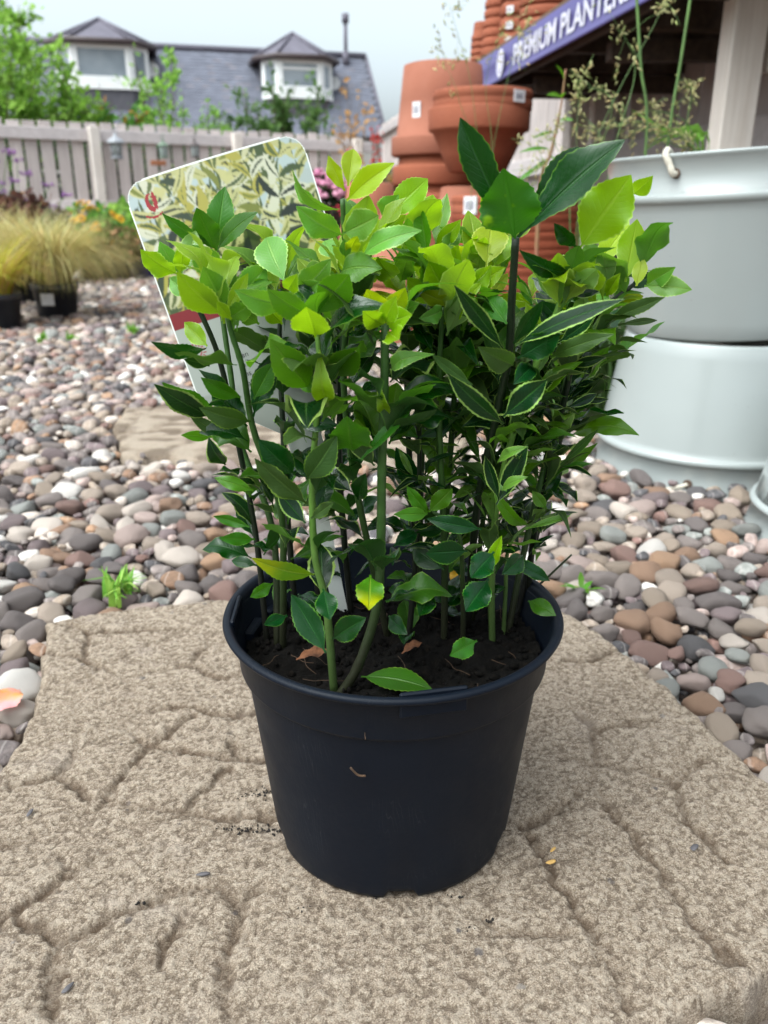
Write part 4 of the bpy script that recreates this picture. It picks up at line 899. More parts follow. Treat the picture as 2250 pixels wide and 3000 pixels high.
lx, ly = .0125, .0125                                            # leaf-swirl mark
a = np.hypot((uu - lx) / .0032, (vv - ly) / .0048); b2 = np.hypot((uu - lx - .0012) / .0030, (vv - ly + .0008) / .0045); lg((a < 1) & (b2 > .78) & (uu < lx + .001), red)
lg((np.hypot((uu - lx - .0018) / .0011, (vv - ly + .0004) / .0046) < 1) & ~((np.abs((vv - ly) * 900 % 1.6) < .3) & (uu < lx + .0012)), red)
a = np.hypot((uu - lx + .0006) / .0048, (vv - ly - .0058) / .0022); lg((a < 1) & (np.hypot((uu - lx + .0004) / .0052, (vv - ly - .0040) / .0030) > 1), red)
sx_, sy_ = .0085, .094; rd = np.hypot(uu - sx_, vv - sy_); an = np.arctan2(vv - sy_, uu - sx_)      # sun mark
lg((rd < .0028) & (rd > .0021), red); lg((rd > .0034) & (rd < .0052) & (np.abs(((an / (2 * math.pi) * 16) % 1) - .5) < .2), red)
rcorn = .011
ax = np.minimum(uu, CW - uu); corner = (ax < rcorn) & (vv < rcorn) & (np.hypot(ax - rcorn, vv - rcorn) > rcorn)
edge_ = (vv < .0007) | (ax < .0006) | ((ax < rcorn) & (vv < rcorn) & (np.hypot(ax - rcorn, vv - rcorn) > rcorn - .0008)); img[edge_] = srgb(232, 234, 228)
tap = np.clip((vv - .118) / .035, 0, 1); Uw = CW / 2 + (uu - CW / 2) * (1 - .8 * tap)             # narrows to the stake
bow = .004 * np.cos((uu / CW - .5) * 3)
PT = c0 + Uw[..., None] * cu + vv[..., None] * dn + (bow)[..., None] * cn
q = np.arange(NU * NVV).reshape(NVV, NU); F = np.stack([q[:-1, :-1].ravel(), q[:-1, 1:].ravel(), q[1:, 1:].ravel(), q[1:, :-1].ravel()], 1); cr = corner.ravel(); F = F[~cr[F].any(1)]
M['print'] = tint_mat('card_print', .3, .0, .5, .02, 30)
M['card'] = pm('card_white', srgb(226, 228, 222), None, .4, 20)
us = np.unique(F); ii = -np.ones(NU * NVV, int); ii[us] = np.arange(len(us))
put('printed_face', PT.reshape(-1, 3)[us] + cn * .0004, ii[F], M['print'], lab, colr=img.reshape(-1, 3)[us] * .84)
ci = np.arange(0, NVV, 7); cj = np.arange(0, NU, 11); qb = q[np.ix_(ci, cj)]; FB = np.stack([qb[:-1, :-1].ravel(), qb[1:, :-1].ravel(), qb[1:, 1:].ravel(), qb[:-1, 1:].ravel()], 1); FB = FB[~cr[FB].any(1)]
ub = np.unique(FB); ib = -np.ones(NU * NVV, int); ib[ub] = np.arange(len(ub)); put('card', PT.reshape(-1, 3)[ub] - cn * .0004, ib[FB], M['card'], lab)
sb_ = c0 + cu * CW / 2 + dn * (CH - .004); st_end = np.array([np.clip(sb_[0] + .02, PX - .06, PX + .06), min(sb_[1], PY + .06), SZ - .01]); 0
fr = frame(st_end - sb_, cn, sb_ - cn * .0008); mb = MB(); mb.box((0, -.0045, -.0004), (np.linalg.norm(st_end - sb_), .0045, .0004), 0, fr); mb.build('stake', M['card'], lab, False)
def text_mesh(s, size, bold=0., align='LEFT'):
    cu_ = bpy.data.curves.new('t', 'FONT'); cu_.body = s; cu_.size = size; cu_.offset = bold; cu_.align_x = align; cu_.resolution_u = 3
    ob = bpy.data.objects.new('t', cu_); col.objects.link(ob); bpy.context.view_layer.update()
    m = bpy.data.meshes.new_from_object(ob.evaluated_get(bpy.context.evaluated_depsgraph_get()))
    v = np.array([p.co[:] for p in m.vertices]); f = [tuple(p.vertices) for p in m.polygons]
    bpy.data.objects.remove(ob); bpy.data.curves.remove(cu_); bpy.data.meshes.remove(m); return v, f
M['ink'] = pm('print_ink', srgb(58, 58, 56), None, .5, 9); M['inkwhite'] = pm('print_white', srgb(230, 226, 222), None, .5, 9)
def card_text(s, size, x, y, mat):
    v, f = text_mesh(s, size); bw = .004 * math.cos((x / CW - .5) * 3)
    put('lettering', c0 + (v[:, :1] + x) * cu + (y - v[:, 1:2]) * dn + cn * (bw + .0009), f, mat, lab, False)
card_text('1', .006, .055, HB + .0068, M['inkwhite']); card_text('18', .0045, .098, HB + .006, M['inkwhite'])
for i, s in enumerate(['men on', 'zu ckse', 'ans', 'ions ng']): card_text(s, .0042, .028, .104 + i * .0052, M['ink'])
for i, s in enumerate(['en to', 'trei', 'le']): card_text(s, .0042, .072 + i * .004, .106 + i * .0052, M['ink'])
# ------------------------------------------------------------------ enamel buckets
k = NM('cream_enamel'); p = k.coord('Object')
c = k.mix(k.mrange(k.noise(p, 5, 3), .3, .7), srgb(150, 155, 153), srgb(144, 149, 147)); c = k.mix(k.mrange(k.noise(p, 300, 2), .74, .78), c, srgb(120, 112, 104))
M['enamel'] = k.bsdf(c, .28, .5, k.bump(k.noise(p, 18, 2), .0008, .4), 0, .3)
M['rope'] = pm('rope', srgb(206, 200, 186), srgb(176, 168, 152), .85, 300)
M['hole'] = pm('rust_edge', srgb(92, 74, 62), None, .7, 200)
def bucket(label, cx, cy, z0, z1, rb, rm, inverted, bead, holes):
    """tapered tub: base radius rb, mouth radius rm"""
    h = z1 - z0; r = root('enamel_bucket', label, 'bucket', (cx, cy, z0), 'cream enamel tubs')
    rad = lambda t: rb + (rm - rb) * t        # t 0 base .. 1 mouth
    prof = [(0, .003), (rb - .012, .003), (rb - .010, 0), (rb - .002, .0), (rb, .003)]
    tb = 1 - bead / h
    for t in (.1, .3, .5, .7, tb - .035): prof.append((rad(t), h * t))
    for a in np.linspace(0, math.pi, 7): prof.append((rad(tb) + .0055 * math.sin(a), h * (tb - .028 * math.cos(a))))
    prof += [(rad(.98), h * .975), (rm + .001, h - .004), (rm + .003, h - .001), (rm + .002, h + .0015), (rm - .001, h), (rm - .003, h - .004)]
    prof += [(rad(.5) - .003, h * .5), (rb - .004, .008), (0, .008)]
    v, f = lathe(prof, 96)
    if inverted: v[:, 2] = h - v[:, 2]; f = [q[::-1] for q in f]
    w = put('tub_wall', v + [cx, cy, z0], f, M['enamel'], r)
    for (az, dz) in holes:                     # rope holes under the rim
        a = R(az); zz = (h - dz) if not inverted else dz; rr = rad(1 - dz / h) + .0004
        o = np.array([cx + rr * math.cos(a), cy + rr * math.sin(a), z0 + zz]); n = np.array([math.cos(a), math.sin(a), 0])
        mb = MB(); mb.lathe([(.0, .0004), (.0042, .0005), (.0062, .0012), (.0066, .0002)], 16, M=frame(np.cross((0, 0, 1), n), n, o)); mb.build('rope_hole', M['hole'], w)
    return r, w, rad
r1, w1, rad1 = bucket('upturned cream enamel tub standing mouth-down on the gravel beneath another tub', *BUCKETS[0][:2], -.026, .181, .139, .171, True, .048, [(-118, .018)])
r2, w2, rad2 = bucket('cream enamel tub standing upright on top of an upturned tub, rope through its rim', *BUCKETS[0][:2], .1835, .420, .139, .176, False, .052, [(-136, .022)])
r2.rotation_euler = (R(1.0), R(-3.6), 0); r2.location.z += .0085
r3, w3, rad3 = bucket('smaller upturned cream enamel tub on the gravel beside the stacked pair', *BUCKETS[1][:2], -.028, .13, .105, .135, True, .045, [])
bx, by = BUCKETS[0][:2]; a = R(-136); rr = rad2(.9); n = np.array([math.cos(a), math.sin(a), 0]); t_ = np.cross((0, 0, 1), n)
o = np.array([bx, by, 0]) + n * (rr + .002)
pts = spline([o + [0, 0, .398] - n * .006, o + [0, 0, .398] + n * .004 - t_ * .001, o + n * .005 + [0, 0, .408] - t_ * .005, o + n * .006 + [0, 0, .420] - t_ * .011, o - n * .004 + [0, 0, .4255] - t_ * .013, o - n * .016 + [0, 0, .412] - t_ * .013], 22)
mb = MB(); mb.tube(pts, .0042 * (1 + .08 * np.sin(np.arange(22) * 2.1)), 10); mb.build('rope_handle', M['rope'], r2)
a = R(-118); n = np.array([math.cos(a), math.sin(a), 0]); t_ = np.cross((0, 0, 1), n); o = np.array([bx, by, 0]) + n * .172
mb = MB(); mb.tube(spline([o + [0, 0, -.008], o + n * .006 + [0, 0, -.011] - t_ * .01, o + n * .009 + [0, 0, -.017] - t_ * .03, o + n * .006 + [0, 0, -.018] - t_ * .06], 14), .003, 8); mb.build('rope_handle', M['rope'], r1)

# ------------------------------------------------------------------ terracotta
def terra(name, c1, c2): return pm(name, c1, c2, .82, 6, .0012, 120, .25, orand=.1)
M['terra'] = terra('terracotta', srgb(146, 84, 61), srgb(133, 73, 52)); M['terra2'] = terra('terracotta_pale', srgb(156, 100, 80), srgb(144, 88, 69)); M['terra3'] = terra('terracotta_deep', srgb(142, 72, 48), srgb(126, 62, 42))
M['paper'] = pm('paper_label', srgb(222, 220, 222), None, .6, 20); M['barcode'] = pm('label_ink', srgb(110, 108, 124), None, .6, 20)
POTM = {}
def potmesh(rb, rt, h, rim, lip, bands):
    key = (rb, rt, h, rim, lip, bands)
    if key in POTM: return POTM[key]
    body = rt - lip; pr = [(0, .002), (rb * .9, 0), (rb, .004), (rb + (body - rb) * .5, (h - rim) * .5), (body, h - rim - .004), (body + lip * .85, h - rim), (rt - .001, h - rim + .006)]
    for b in range(bands):
        zb = h - rim + rim * (b + 1) / (bands + 1); pr += [(rt, zb - .004), (rt - .003, zb), (rt, zb + .004)]
    pr += [(rt, h - .006), (rt - .004, h), (rt - .014, h), (rt - .018, h - .008), (body - .014, h - rim), (rb * .85, .014), (0, .014)]
    POTM[key] = mesh_of('pot', *lathe(pr, 64)); return POTM[key]
def tpot(label, cx, cy, z, dims, inv, mat, group, lab=None, rot=0.):
    """a terracotta pot standing (or upside down) at z"""
    m = potmesh(*dims); mm = m
    if not m.materials: m.materials.append(mat)
    elif m.materials[0] != mat:
        key = (dims, mat.name)
        if key not in POTM: POTM[key] = m.copy(); POTM[key].materials[0] = mat
        mm = POTM[key]
    r = root('terracotta_pot', label, 'flower pot', (cx, cy, z), group)
    b = bpy.data.objects.new('pot_body', mm); col.objects.link(b); b.parent = r
    if inv: b.rotation_euler = (math.pi, 0, rot); b.location = (0, 0, dims[2])
    else: b.rotation_euler = (0, 0, rot)
    if lab:
        az, zz, w, hh = lab; a = R(az); n = np.array([math.cos(a), math.sin(a), 0]); u = np.cross((0, 0, 1), n); rr = dims[1] + .0012
        if not inv and zz < dims[2] - dims[3]: rr = dims[0] + (dims[1] - dims[4] - dims[0]) * zz / (dims[2] - dims[3]) + .002
        if inv and zz > dims[3]: rr = dims[0] + (dims[1] - dims[4] - dims[0]) * (dims[2] - zz) / (dims[2] - dims[3]) + .002
        o = np.array([cx, cy, z + zz]) + n * rr; mb = MB(); fr = frame(u, (0, 0, 1), o); mb.box((-w / 2, -.0008, -hh / 2), (w / 2, .0008, hh / 2), 0, fr); l = mb.build('price_label', M['paper'], r, False)
        mb = MB()
        for i in range(7): mb.box((-w * .36 + i * w * .1, -.0014, -hh * .25), (-w * .36 + i * w * .1 + w * (.05 if i % 3 else .03), .0014, hh * .22), 0, fr)
        mb.build('barcode', M['barcode'], l, False)
    return r
# big upside-down pots in a tall nested stack
BG = 'large terracotta pots nested upside down'
cx, cy = at(955, 300, 2.95)[0], 2.95
for i in range(7):
    top = i == 6
    tpot('topmost of the large terracotta pots stacked upside down left of the bowls' if top else 'large terracotta pot nested upside down under the topmost one', cx + .003 * math.sin(i * 3), cy, GZ + .02 + .088 * i, (.125, .165, .27, .058, .018, 0), True, M['terra2'] if top else M['terra'], None if top else BG, lab=(-128, .13, .03, .045) if top else None)
# upright bowls on upturned pots
cx, cy = at(1040, 280, 2.6)[0], 2.6; rb_ = .142
for i in range(3): tpot('terracotta pot turned upside down as a stand under the wide bowls', cx - .02, cy + .04, GZ + .02 + .10 * i, (.09, .135, .23, .05, .014, 0), True, M['terra2'], 'terracotta pots under the bowls')
tpot('wide terracotta bowl nested under the top bowl, banded rim', cx - .008, cy, .452, (.085, .146, .17, .060, .014, 0), False, M['terra'], None)
tpot('uppermost wide terracotta bowl with a price label on its rim, beside the purple sign', cx, cy, .50, (.085, .142, .165, .05, .010, 1), False, M['terra'], None, lab=(-52, .142, .042, .03))
# nested wide pots, rims like steps
cx, cy = at(1112, 520, 2.3)[0], 2.3
for i in range(6):
    top = i == 5
    tpot('top pot of the nested terracotta stack with a white barcode label behind the shrub' if top else 'terracotta pot nested in the low stack directly behind the shrub', cx, cy, GZ + .02 + .042 * i, (.10, .172, .19, .045, .012, 1), False, M['terra'] if top else M['terra3'], None if top else 'nested terracotta pots behind the shrub', lab=(-140, .166, .045, .042) if top else None)
cx, cy = at(800, 420, 3.3)[0], 3.3
for i in range(5): tpot('pale terracotta pot stacked upside down left of the tall nested stack', cx, cy, GZ + .02 + .062 * i, (.085, .125, .21, .045, .013, 0), True, M['terra2'], 'pale terracotta pots upside down in a short stack')
cx, cy = at(905, 450, 2.75)[0], 2.7
for i in range(4): tpot('pale terracotta pot in the waist-high stack between the tall stacks', cx - .03, cy - .25, GZ + .02 + .055 * i, (.085, .13, .21, .045, .013, 0), True, M['terra2'], 'pale terracotta pots between the tall stacks')

# ------------------------------------------------------------------ shelf with sign
SX = lambda Y: .822 - .139 * Y
sdir = np.array([.139, -1, 0]); sdir /= np.linalg.norm(sdir); sn = np.array([-sdir[1] * -1, 0, 0])
sn = np.cross(sdir, (0, 0, 1)); 
shelf = root('planter_shelf', 'dark brown timber shelf on posts carrying stacked terracotta pots', 'shelf', (SX(2.6) + .35, 2.6, GZ))
fr = frame(sdir, (0, 0, 1), (SX(3.55), 3.55, 0))             # x runs towards the viewer; y = away from the aisle (right)
if fr[:3, 1] @ np.array([1, 0, 0]) < 0: fr[:3, 1] *= -1
for j in range(4):
    mb = MB(); mb.box((-.02 + .003 * j, .012 + j * .138, .855), (2.35, .012 + j * .138 + .128, .878), .003, fr); mb.build('deck_board', M['shelfwood'], shelf, False)
for j, xx in enumerate(np.arange(.05, 2.3, .32)):
    mb = MB(); mb.box((xx, .03, .752), (xx + .045, .545, .853), .003, fr); mb.build('joist', M['joist'], shelf, False)
mb = MB(); mb.box((-.02, .006, .748), (2.35, .028, .852), .002, fr); mb.build('fascia', M['joist'], shelf, False)
mb = MB(); mb.box((-.02, .546, .748), (2.35, .565, .852), .002, fr); mb.build('fascia', M['joist'], shelf, False)
pw = at(1592, 180, 1.92)
for (X, Y, w) in ((pw[0], 1.92, .036), (SX(3.35) + .45, 3.35, .04), ):
    mb = MB(); mb.box((X - w, Y - w, GZ - .01), (X + w, Y + w, .748 if X < pw[0] or X > pw[0] + .01 else 1.55), .004); mb.build('post', M['post'], shelf, False)
mb = MB(); mb.box((pw[0] + .05, 1.90, .62), (pw[0] + .75, 1.94, .70), .003); mb.build('brace', M['post'], shelf, False)
for yy in (2.3, 2.9):
    mb = MB(); mb.box((SX(yy) + .06, yy, .70), (SX(yy) + .66, yy + .05, .748), .003); mb.build('cross_bearer', M['joist'], shelf, False)
k = NM('sign_vinyl'); M['sign'] = k.bsdf(k.mix(k.mrange(k.noise(k.coord(), 4, 3), .3, .7), srgb(74, 64, 122), srgb(68, 60, 112)), .38, .5)
sign = root('shelf_sign', 'purple shelf-edge sign with white capitals reading PREMIUM PLANTERS', 'sign', (SX(2.6), 2.6, .755))
SB = lambda Y, z, off=0.: np.array([SX(Y), Y, z]) + sn / np.linalg.norm(sn) * off
Ys = np.linspace(0, 1, 30); prof = [(0.0, .016), (.10, .010), (.2, .006), (.35, .0035), (.6, .003), (1.0, .004)]
V = []; F = []
for t in Ys:
    for (q_, off) in prof:
        Y = (3.3 + .27 * q_) * (1 - t) + 1.2 * t; V.append(SB(Y, .752 + .105 * q_, off))
    for (q_, off) in prof[::-1]:
        Y = (3.3 + .27 * q_) * (1 - t) + 1.2 * t; V.append(SB(Y, .752 + .105 * q_, off - .0025))
w = 2 * len(prof); F = [(i * w + j, i * w + (j + 1) % w, (i + 1) * w + (j + 1) % w, (i + 1) * w + j) for i in range(29) for j in range(w)] + [tuple(range(w)), tuple(29 * w + j for j in range(w - 1, -1, -1))]
put('sign_board', V, F, M['sign'], sign)
M['signwhite'] = pm('sign_lettering', srgb(214, 212, 226), None, .5, 10)
vw, _ = text_mesh('PREMIUM PLANTERS', .078, .0020); sx2 = .90 / vw[:, 0].max(); v1_, f1_ = text_mesh('PREMIUM', .078, .0020); v2_, f2_ = text_mesh('PLANTERS', .078, .0020); x2_ = vw[:, 0].max() - v2_[:, 0].max()
for v, f, x0_ in ((v1_, f1_, 0.), (v2_, f2_, x2_)): put('lettering', [SB(2.93, .781, .0075) + sdir * ((x + x0_) * sx2) + np.array([0, 0, y]) for x, y, _ in v], f, M['signwhite'], sign, False)
mb = MB(); V, F = lathe([(0, .0), (.042, .0), (.042, .001)], 40); put('round_emblem', [SB(3.06, .8055, .0125 + p[2]) + sdir * p[0] + np.array([0, 0, p[1]]) for p in V], F, M['signwhite'], sign, False)
V, F = lathe([(.026, .0016), (.0285, .0016)], 40); em = put('emblem_ring', [SB(3.06, .8055, .0125 + p[2]) + sdir * p[0] + np.array([0, 0, p[1]]) for p in V], F, M['sign'], sign, False)
# stacks on the shelf
def shelfstack(Y, off, dims, n, step, label, group, shrink=.0, lab=None):
    u = np.array([-sdir[1], sdir[0], 0]); c = np.array([SX(Y), Y, 0]) - sn / np.linalg.norm(sn) * off
    for i in range(n):
        s = 1 - shrink * i; d = tuple(round(x * s, 4) if j < 5 else x for j, x in enumerate(dims)); tpot(label, c[0], c[1], .879 + step * i, d, True, M['terra'], group, lab=lab)
shelfstack(3.42, .075, (.044, .064, .085, .024, .007, 1), 12, .031, 'small terracotta pot in the tallest upside-down stack at the end of the shelf', 'tallest upside-down pot stack on the shelf', .028)
shelfstack(3.56, .05, (.036, .046, .07, .02, .006, 1), 4, .024, 'tiny terracotta pot in the short stack at the far end of the shelf', 'short stack of tiny pots on the shelf', .02)
shelfstack(3.22, .095, (.046, .07, .10, .030, .007, 0), 8, .046, 'small terracotta pot with white label in the second shelf stack', 'labelled pot stack on the shelf', .0, lab=(-128, .012, .026, .022))
shelfstack(2.97, .11, (.062, .088, .10, .03, .008, 2), 5, .034, 'banded terracotta pot in the widest stack above the sign lettering', 'banded pot stack on the shelf', .0)

# ------------------------------------------------------------------ foliage tools
M['foli'] = tint_mat('foliage', .55, .45, .25, .2, 9)
M['blade'] = tint_mat('grass_blade', .55, .35, .3, .2, 20)
M['bark'] = pm('bark', srgb(104, 88, 70), srgb(74, 62, 50), .9, 30, .004, 80)
M['greenstem'] = pm('weed_stem', srgb(96, 128, 66), srgb(76, 104, 54), .6, 40)
M['redstem'] = pm('red_weed_stem', srgb(150, 92, 74), srgb(128, 110, 66), .6, 40)
M['petal'] = tint_mat('petals', .55, .25, .3, .15, 30)
frng = np.random.default_rng(77)
def leaflets(P, size, cols, mb, up=.3, asp=.5, fold=.2):
    """one small folded leaf at every point"""
    for p in P:
        L = size * frng.uniform(.6, 1.3); a = frng.normal(size=3); a[2] += up; a /= np.linalg.norm(a); n = frng.normal(size=3) + [0, 0, .6]; n -= a * n.dot(a); n /= np.linalg.norm(n); s = np.cross(n, a)
        c = np.array(cols[frng.integers(len(cols))]) * frng.uniform(.75, 1.25); h = L * asp / 2
        mb.add([p, p + a * L * .4 + s * h + n * h * fold, p + a * L * .75 + s * h * .7 + n * h * fold, p + a * L, p + a * L * .75 - s * h * .7 + n * h * fold, p + a * L * .4 - s * h + n * h * fold, p + a * L * .45], [(0, 6, 2, 1), (6, 3, 2), (0, 5, 4, 6), (6, 4, 3)], c)
def shrubby(name, label, cat, base, tips, leaf, cols, per, spread, group=None, sub=4, twig=.012, asp=.5):
    """stems from the base to each tip, side twigs, leaves strung along them"""
    r = root(name, label, cat, tuple(base), group); base = np.array(base, float); wood_ = MB(); lv = MB(); P = []
    for t in tips:
        t = np.array(t, float); b0 = base + frng.normal(0, .05, 3) * [1, 1, 0]; m = (b0 * .45 + t * .55) + frng.normal(0, .06, 3); C = spline([b0, m, t], 12)
        wood_.tube(C, np.linspace(twig, twig * .25, 12), 5)
        for s_ in range(sub):
            i = frng.integers(4, 11); d = frng.normal(size=3) * spread; d[2] = abs(d[2]) * .8; e = C[i] + d; w2 = spline([C[i], (C[i] + e) / 2 + frng.normal(0, .02, 3), e], 6); wood_.tube(w2, np.linspace(twig * .4, twig * .12, 6), 4)
            for q_ in range(per): u = frng.uniform(.15, 1) * 5; j = int(u); P.append(w2[j] + (w2[min(j + 1, 5)] - w2[j]) * (u - j) + frng.normal(0, leaf * .35, 3))
        for q_ in range(per): u = frng.uniform(.4, 1) * 11; j = min(int(u), 10); P.append(C[j] + (C[min(j + 1, 11)] - C[j]) * (u - j) + frng.normal(0, leaf * .4, 3))
    leaflets(P, leaf, cols, lv, .3, asp)
    wood_.build('branches', M['bark'], r); lv.build('foliage', M['foli'], r, False, tint=True); return r
G1 = [srgb(146, 186, 74), srgb(128, 170, 64), srgb(166, 204, 96), srgb(112, 152, 60)]; G2 = [srgb(78, 112, 52), srgb(62, 92, 44), srgb(96, 130, 64), srgb(110, 140, 80)]; G3 = [srgb(84, 136, 50), srgb(66, 112, 44), srgb(104, 158, 62)]
def px(x, y, Y): return at(x, y, Y)
# trees and shrubs beyond the fence
hb = FA + np.array([-FD[1], FD[0]]) * .42; hedge = root('clipped_hedge', 'dark green hedge showing through the gaps of the picket fence', 'hedge', (*(hb + FD * 5), GZ)); hm = MB(); HP = []
for i in range(9500): HP.append(np.array([*(hb + FD * frng.uniform(0, 10.1) + np.array([-FD[1], FD[0]]) * frng.uniform(-.22, .25)), frng.uniform(0, .98)]))
leaflets(HP, .10, [srgb(52, 84, 40), srgb(40, 66, 34), srgb(66, 98, 46)], hm, .3, .6); hm.build('foliage', M['foli'], hedge, False, tint=True)
hm = MB()
for s_ in np.arange(.2, 10.1, .45): q0_ = np.array([*(hb + FD * s_), GZ]); hm.tube([q0_, q0_ + [.02, .02, .5], q0_ + [0, 0, .9]], [.025, .015, .006], 6)
hm.build('trunks', M['bark'], hedge)
b = px(20, 400, 9.3); b[2] = GZ
shrubby('ash_tree', 'tall leafy green tree at the end of the picket fence', 'tree', b, [px(x, y, 9.3 + frng.uniform(-.4, .5)) for x, y in [(-30, 20), (10, 40), (40, 10), (60, 90), (20, 130), (-20, 150), (70, 170), (40, 210), (100, 210), (-50, 90), (85, 130), (0, 200), (30, 70), (-10, -40), (15, -10)]], .09, G1, 26, .19, sub=7, asp=.42)
for q_, (lb, dx) in enumerate((('leafy green tree beyond the picket fence, next along from the tall one', 2.6), ('broad green tree beyond the far end of the picket fence', 5.2))):
    b = np.array([-4.6 - dx, 9.2 - dx * .5, GZ]); shrubby('ash_tree', lb, 'tree', b, [b + [frng.uniform(-1.3, 1.3), frng.uniform(-.5, .6), frng.uniform(1.2, 2.9)] for _ in range(16)], .13, G1, 24, .32, sub=7, asp=.45)
b = px(165, 400, 9.6); b[2] = GZ
shrubby('willow_shrub', 'loose bright green shrub behind the fence under the first dormer', 'shrub', b, [px(x, y, 9.6 + frng.uniform(-.3, .4)) for x, y in [(122, 70), (135, 150), (170, 180), (190, 215), (150, 210), (215, 180), (110, 190), (235, 225), (130, 110), (125, 230), (180, 240)]], .085, G1, 24, .15, sub=5)
b = px(255, 400, 9.7); b[2] = GZ
shrubby('rowan_shrub', 'mixed green shrub with a few orange leaves behind the fence', 'shrub', b, [px(x, y, 9.7 + frng.uniform(-.3, .3)) for x, y in [(240, 215), (260, 235), (280, 230), (300, 220), (225, 240), (320, 240)]], .075, G3 + [srgb(170, 120, 60)], 22, .13, sub=5)
b = px(345, 400, 9.9); b[2] = GZ
shrubby('sapling', 'slender lime green sapling rising above the fence between the dormers', 'shrub', b, [px(x, y, 9.9 + frng.uniform(-.2, .3)) for x, y in [(285, 105), (300, 150), (320, 190), (350, 170), (370, 100), (375, 130), (345, 215), (395, 200), (385, 235), (300, 220), (355, 240), (330, 130)]], .075, [srgb(150, 194, 84), srgb(126, 172, 66), srgb(164, 204, 100)], 16, .11, sub=4)
b = px(455, 400, 10.2); b[2] = GZ
shrubby('sapling', 'small lime green sapling just topping the fence by the second dormer', 'shrub', b, [px(x, y, 10.2 + frng.uniform(-.2, .2)) for x, y in [(450, 215), (462, 235), (440, 245), (475, 250)]], .07, [srgb(140, 182, 80), srgb(118, 162, 62)], 18, .1, sub=4)
b = px(600, 400, 10.4); b[2] = GZ
shrubby('olive_shrub', 'dense olive green shrub behind the fence below the second dormer', 'shrub', b, [px(x, y, 10.4 + frng.uniform(-.3, .4)) for x, y in [(525, 190), (545, 215), (585, 140), (600, 180), (560, 235), (620, 200), (640, 215), (660, 235), (690, 205), (710, 200), (705, 240), (580, 210), (510, 240), (640, 180), (615, 240), (725, 245)]], .075, G2, 30, .15, sub=6)
b = px(765, 400, 9.0); b[2] = GZ
shrubby('autumn_sapling', 'thin sapling with sparse orange leaves in front of the slate roof', 'shrub', b, [px(x, y, 9.0 + frng.uniform(-.1, .1)) for x, y in [(745, 155), (760, 200), (785, 170), (770, 240), (795, 215), (735, 230)]], .065, [srgb(190, 146, 90), srgb(176, 134, 88), srgb(202, 160, 104)], 6, .09, sub=3, twig=.007)
b = px(800, 520, 6.0); b[2] = GZ
shrubby('red_maple', 'small red leaved maple in the corner by the board fence', 'shrub', b, [px(x, y, 6.0 + frng.uniform(-.1, .1)) for x, y in [(805, 255), (810, 268), (748, 300), (752, 318), (800, 262), (690, 430), (820, 300)]], .042, [srgb(186, 60, 54), srgb(200, 84, 74), srgb(166, 52, 50)], 7, .035, sub=2, twig=.006)

# ------------------------------------------------------------------ lanterns on the fence
M['lgrey'] = pm('lantern_grey', srgb(150, 152, 156), srgb(132, 134, 140), .5, 20); M['lgreen'] = pm('lantern_green', srgb(112, 132, 112), srgb(98, 116, 98), .5, 20); M['lbrown'] = pm('lantern_brown', srgb(92, 82, 80), srgb(74, 66, 66), .5, 20)
M['lglass'] = pm('lantern_glass', srgb(150, 158, 156), srgb(120, 128, 126), .15, 10)
def lantern(label, x, y, Y, s, mat, roundtop):
    c = px(x, y, Y); r = root('hanging_lantern', label, 'lantern', tuple(c - [0, 0, s]))
    mb = MB(); mb.lathe([(.0, s * 1.05), (s * .12, s * 1.0), (s * .16, s * .8), (s * .55, s * .55), (s * .72, s * .36), (s * .74, s * .30), (s * .5, s * .30)] if roundtop else [(0, s), (s * .1, s * .95), (s * .14, s * .7), (s * .62, s * .38), (s * .66, s * .3), (s * .5, s * .3)], 24 if roundtop else 4, c); hd = mb.build('lantern_hood', mat, r, roundtop)
    mb = MB(); mb.lathe([(s * .44, s * .30), (s * .36, -s * .72), (0, -s * .72)], 24 if roundtop else 4, c); mb.build('glass', M['lglass'], r, roundtop)
    k_ = 6 if roundtop else 4
    for i in range(k_):
        a = 2 * math.pi * i / k_; mb = MB(); mb.tube([c + [s * .46 * math.cos(a), s * .46 * math.sin(a), s * .3], c + [s * .38 * math.cos(a), s * .38 * math.sin(a), -s * .74]], s * .05, 6); mb.build('frame_bar', mat, r)
    mb = MB(); mb.lathe([(s * .3, -s * .9), (s * .5, -s * .84), (s * .5, -s * .72), (s * .3, -s * .70)], 24 if roundtop else 4, c); mb.build('lantern_base', mat, r, roundtop)
    mb = MB(); a = np.linspace(0, 2 * math.pi, 16); mb.tube([c + [s * .16 * math.cos(t), 0, s * 1.2 + s * .18 * math.sin(t)] for t in a], s * .03, 5); mb.tube([c + [0, 0, s * 1.35], c + [0, .10, s * 1.6]], s * .03, 5); mb.build('hook', mat, r)
def fy(x):                                                       # depth of the fence face at a picture column
    lo, hi = 6., 12.
    for _ in range(40):
        m = (lo + hi) / 2; p = px(x, 330, m); s_ = (p[0] + 3.39) / .844; yf = 8 + .536 * s_
        if yf > m: lo = m
        else: hi = m
    return lo - .24
lantern('large pale grey domed lantern hanging on the picket fence', 251, 318, fy(251), .115, M['lgrey'], True)
lantern('green square lantern hanging on the picket fence above a small orange plaque', 353, 322, fy(353), .09, M['lgreen'], False)
lantern('dark brown lantern hanging on the picket fence', 421, 322, fy(421), .09, M['lbrown'], False)
c = px(342, 352, fy(342) + .1); pq = root('fence_plaque', 'small orange-brown wooden plaque fixed below the green lantern', 'plaque', tuple(c)); mb = MB(); mb.box((-.075, -.012, -.022), (.075, .012, .022), .004, frame((*FD, 0), (0, 0, 1), c)); mb.build('plaque_board', pm('plaque_wood', srgb(168, 108, 74), srgb(146, 92, 62), .7, 30), pq, False)

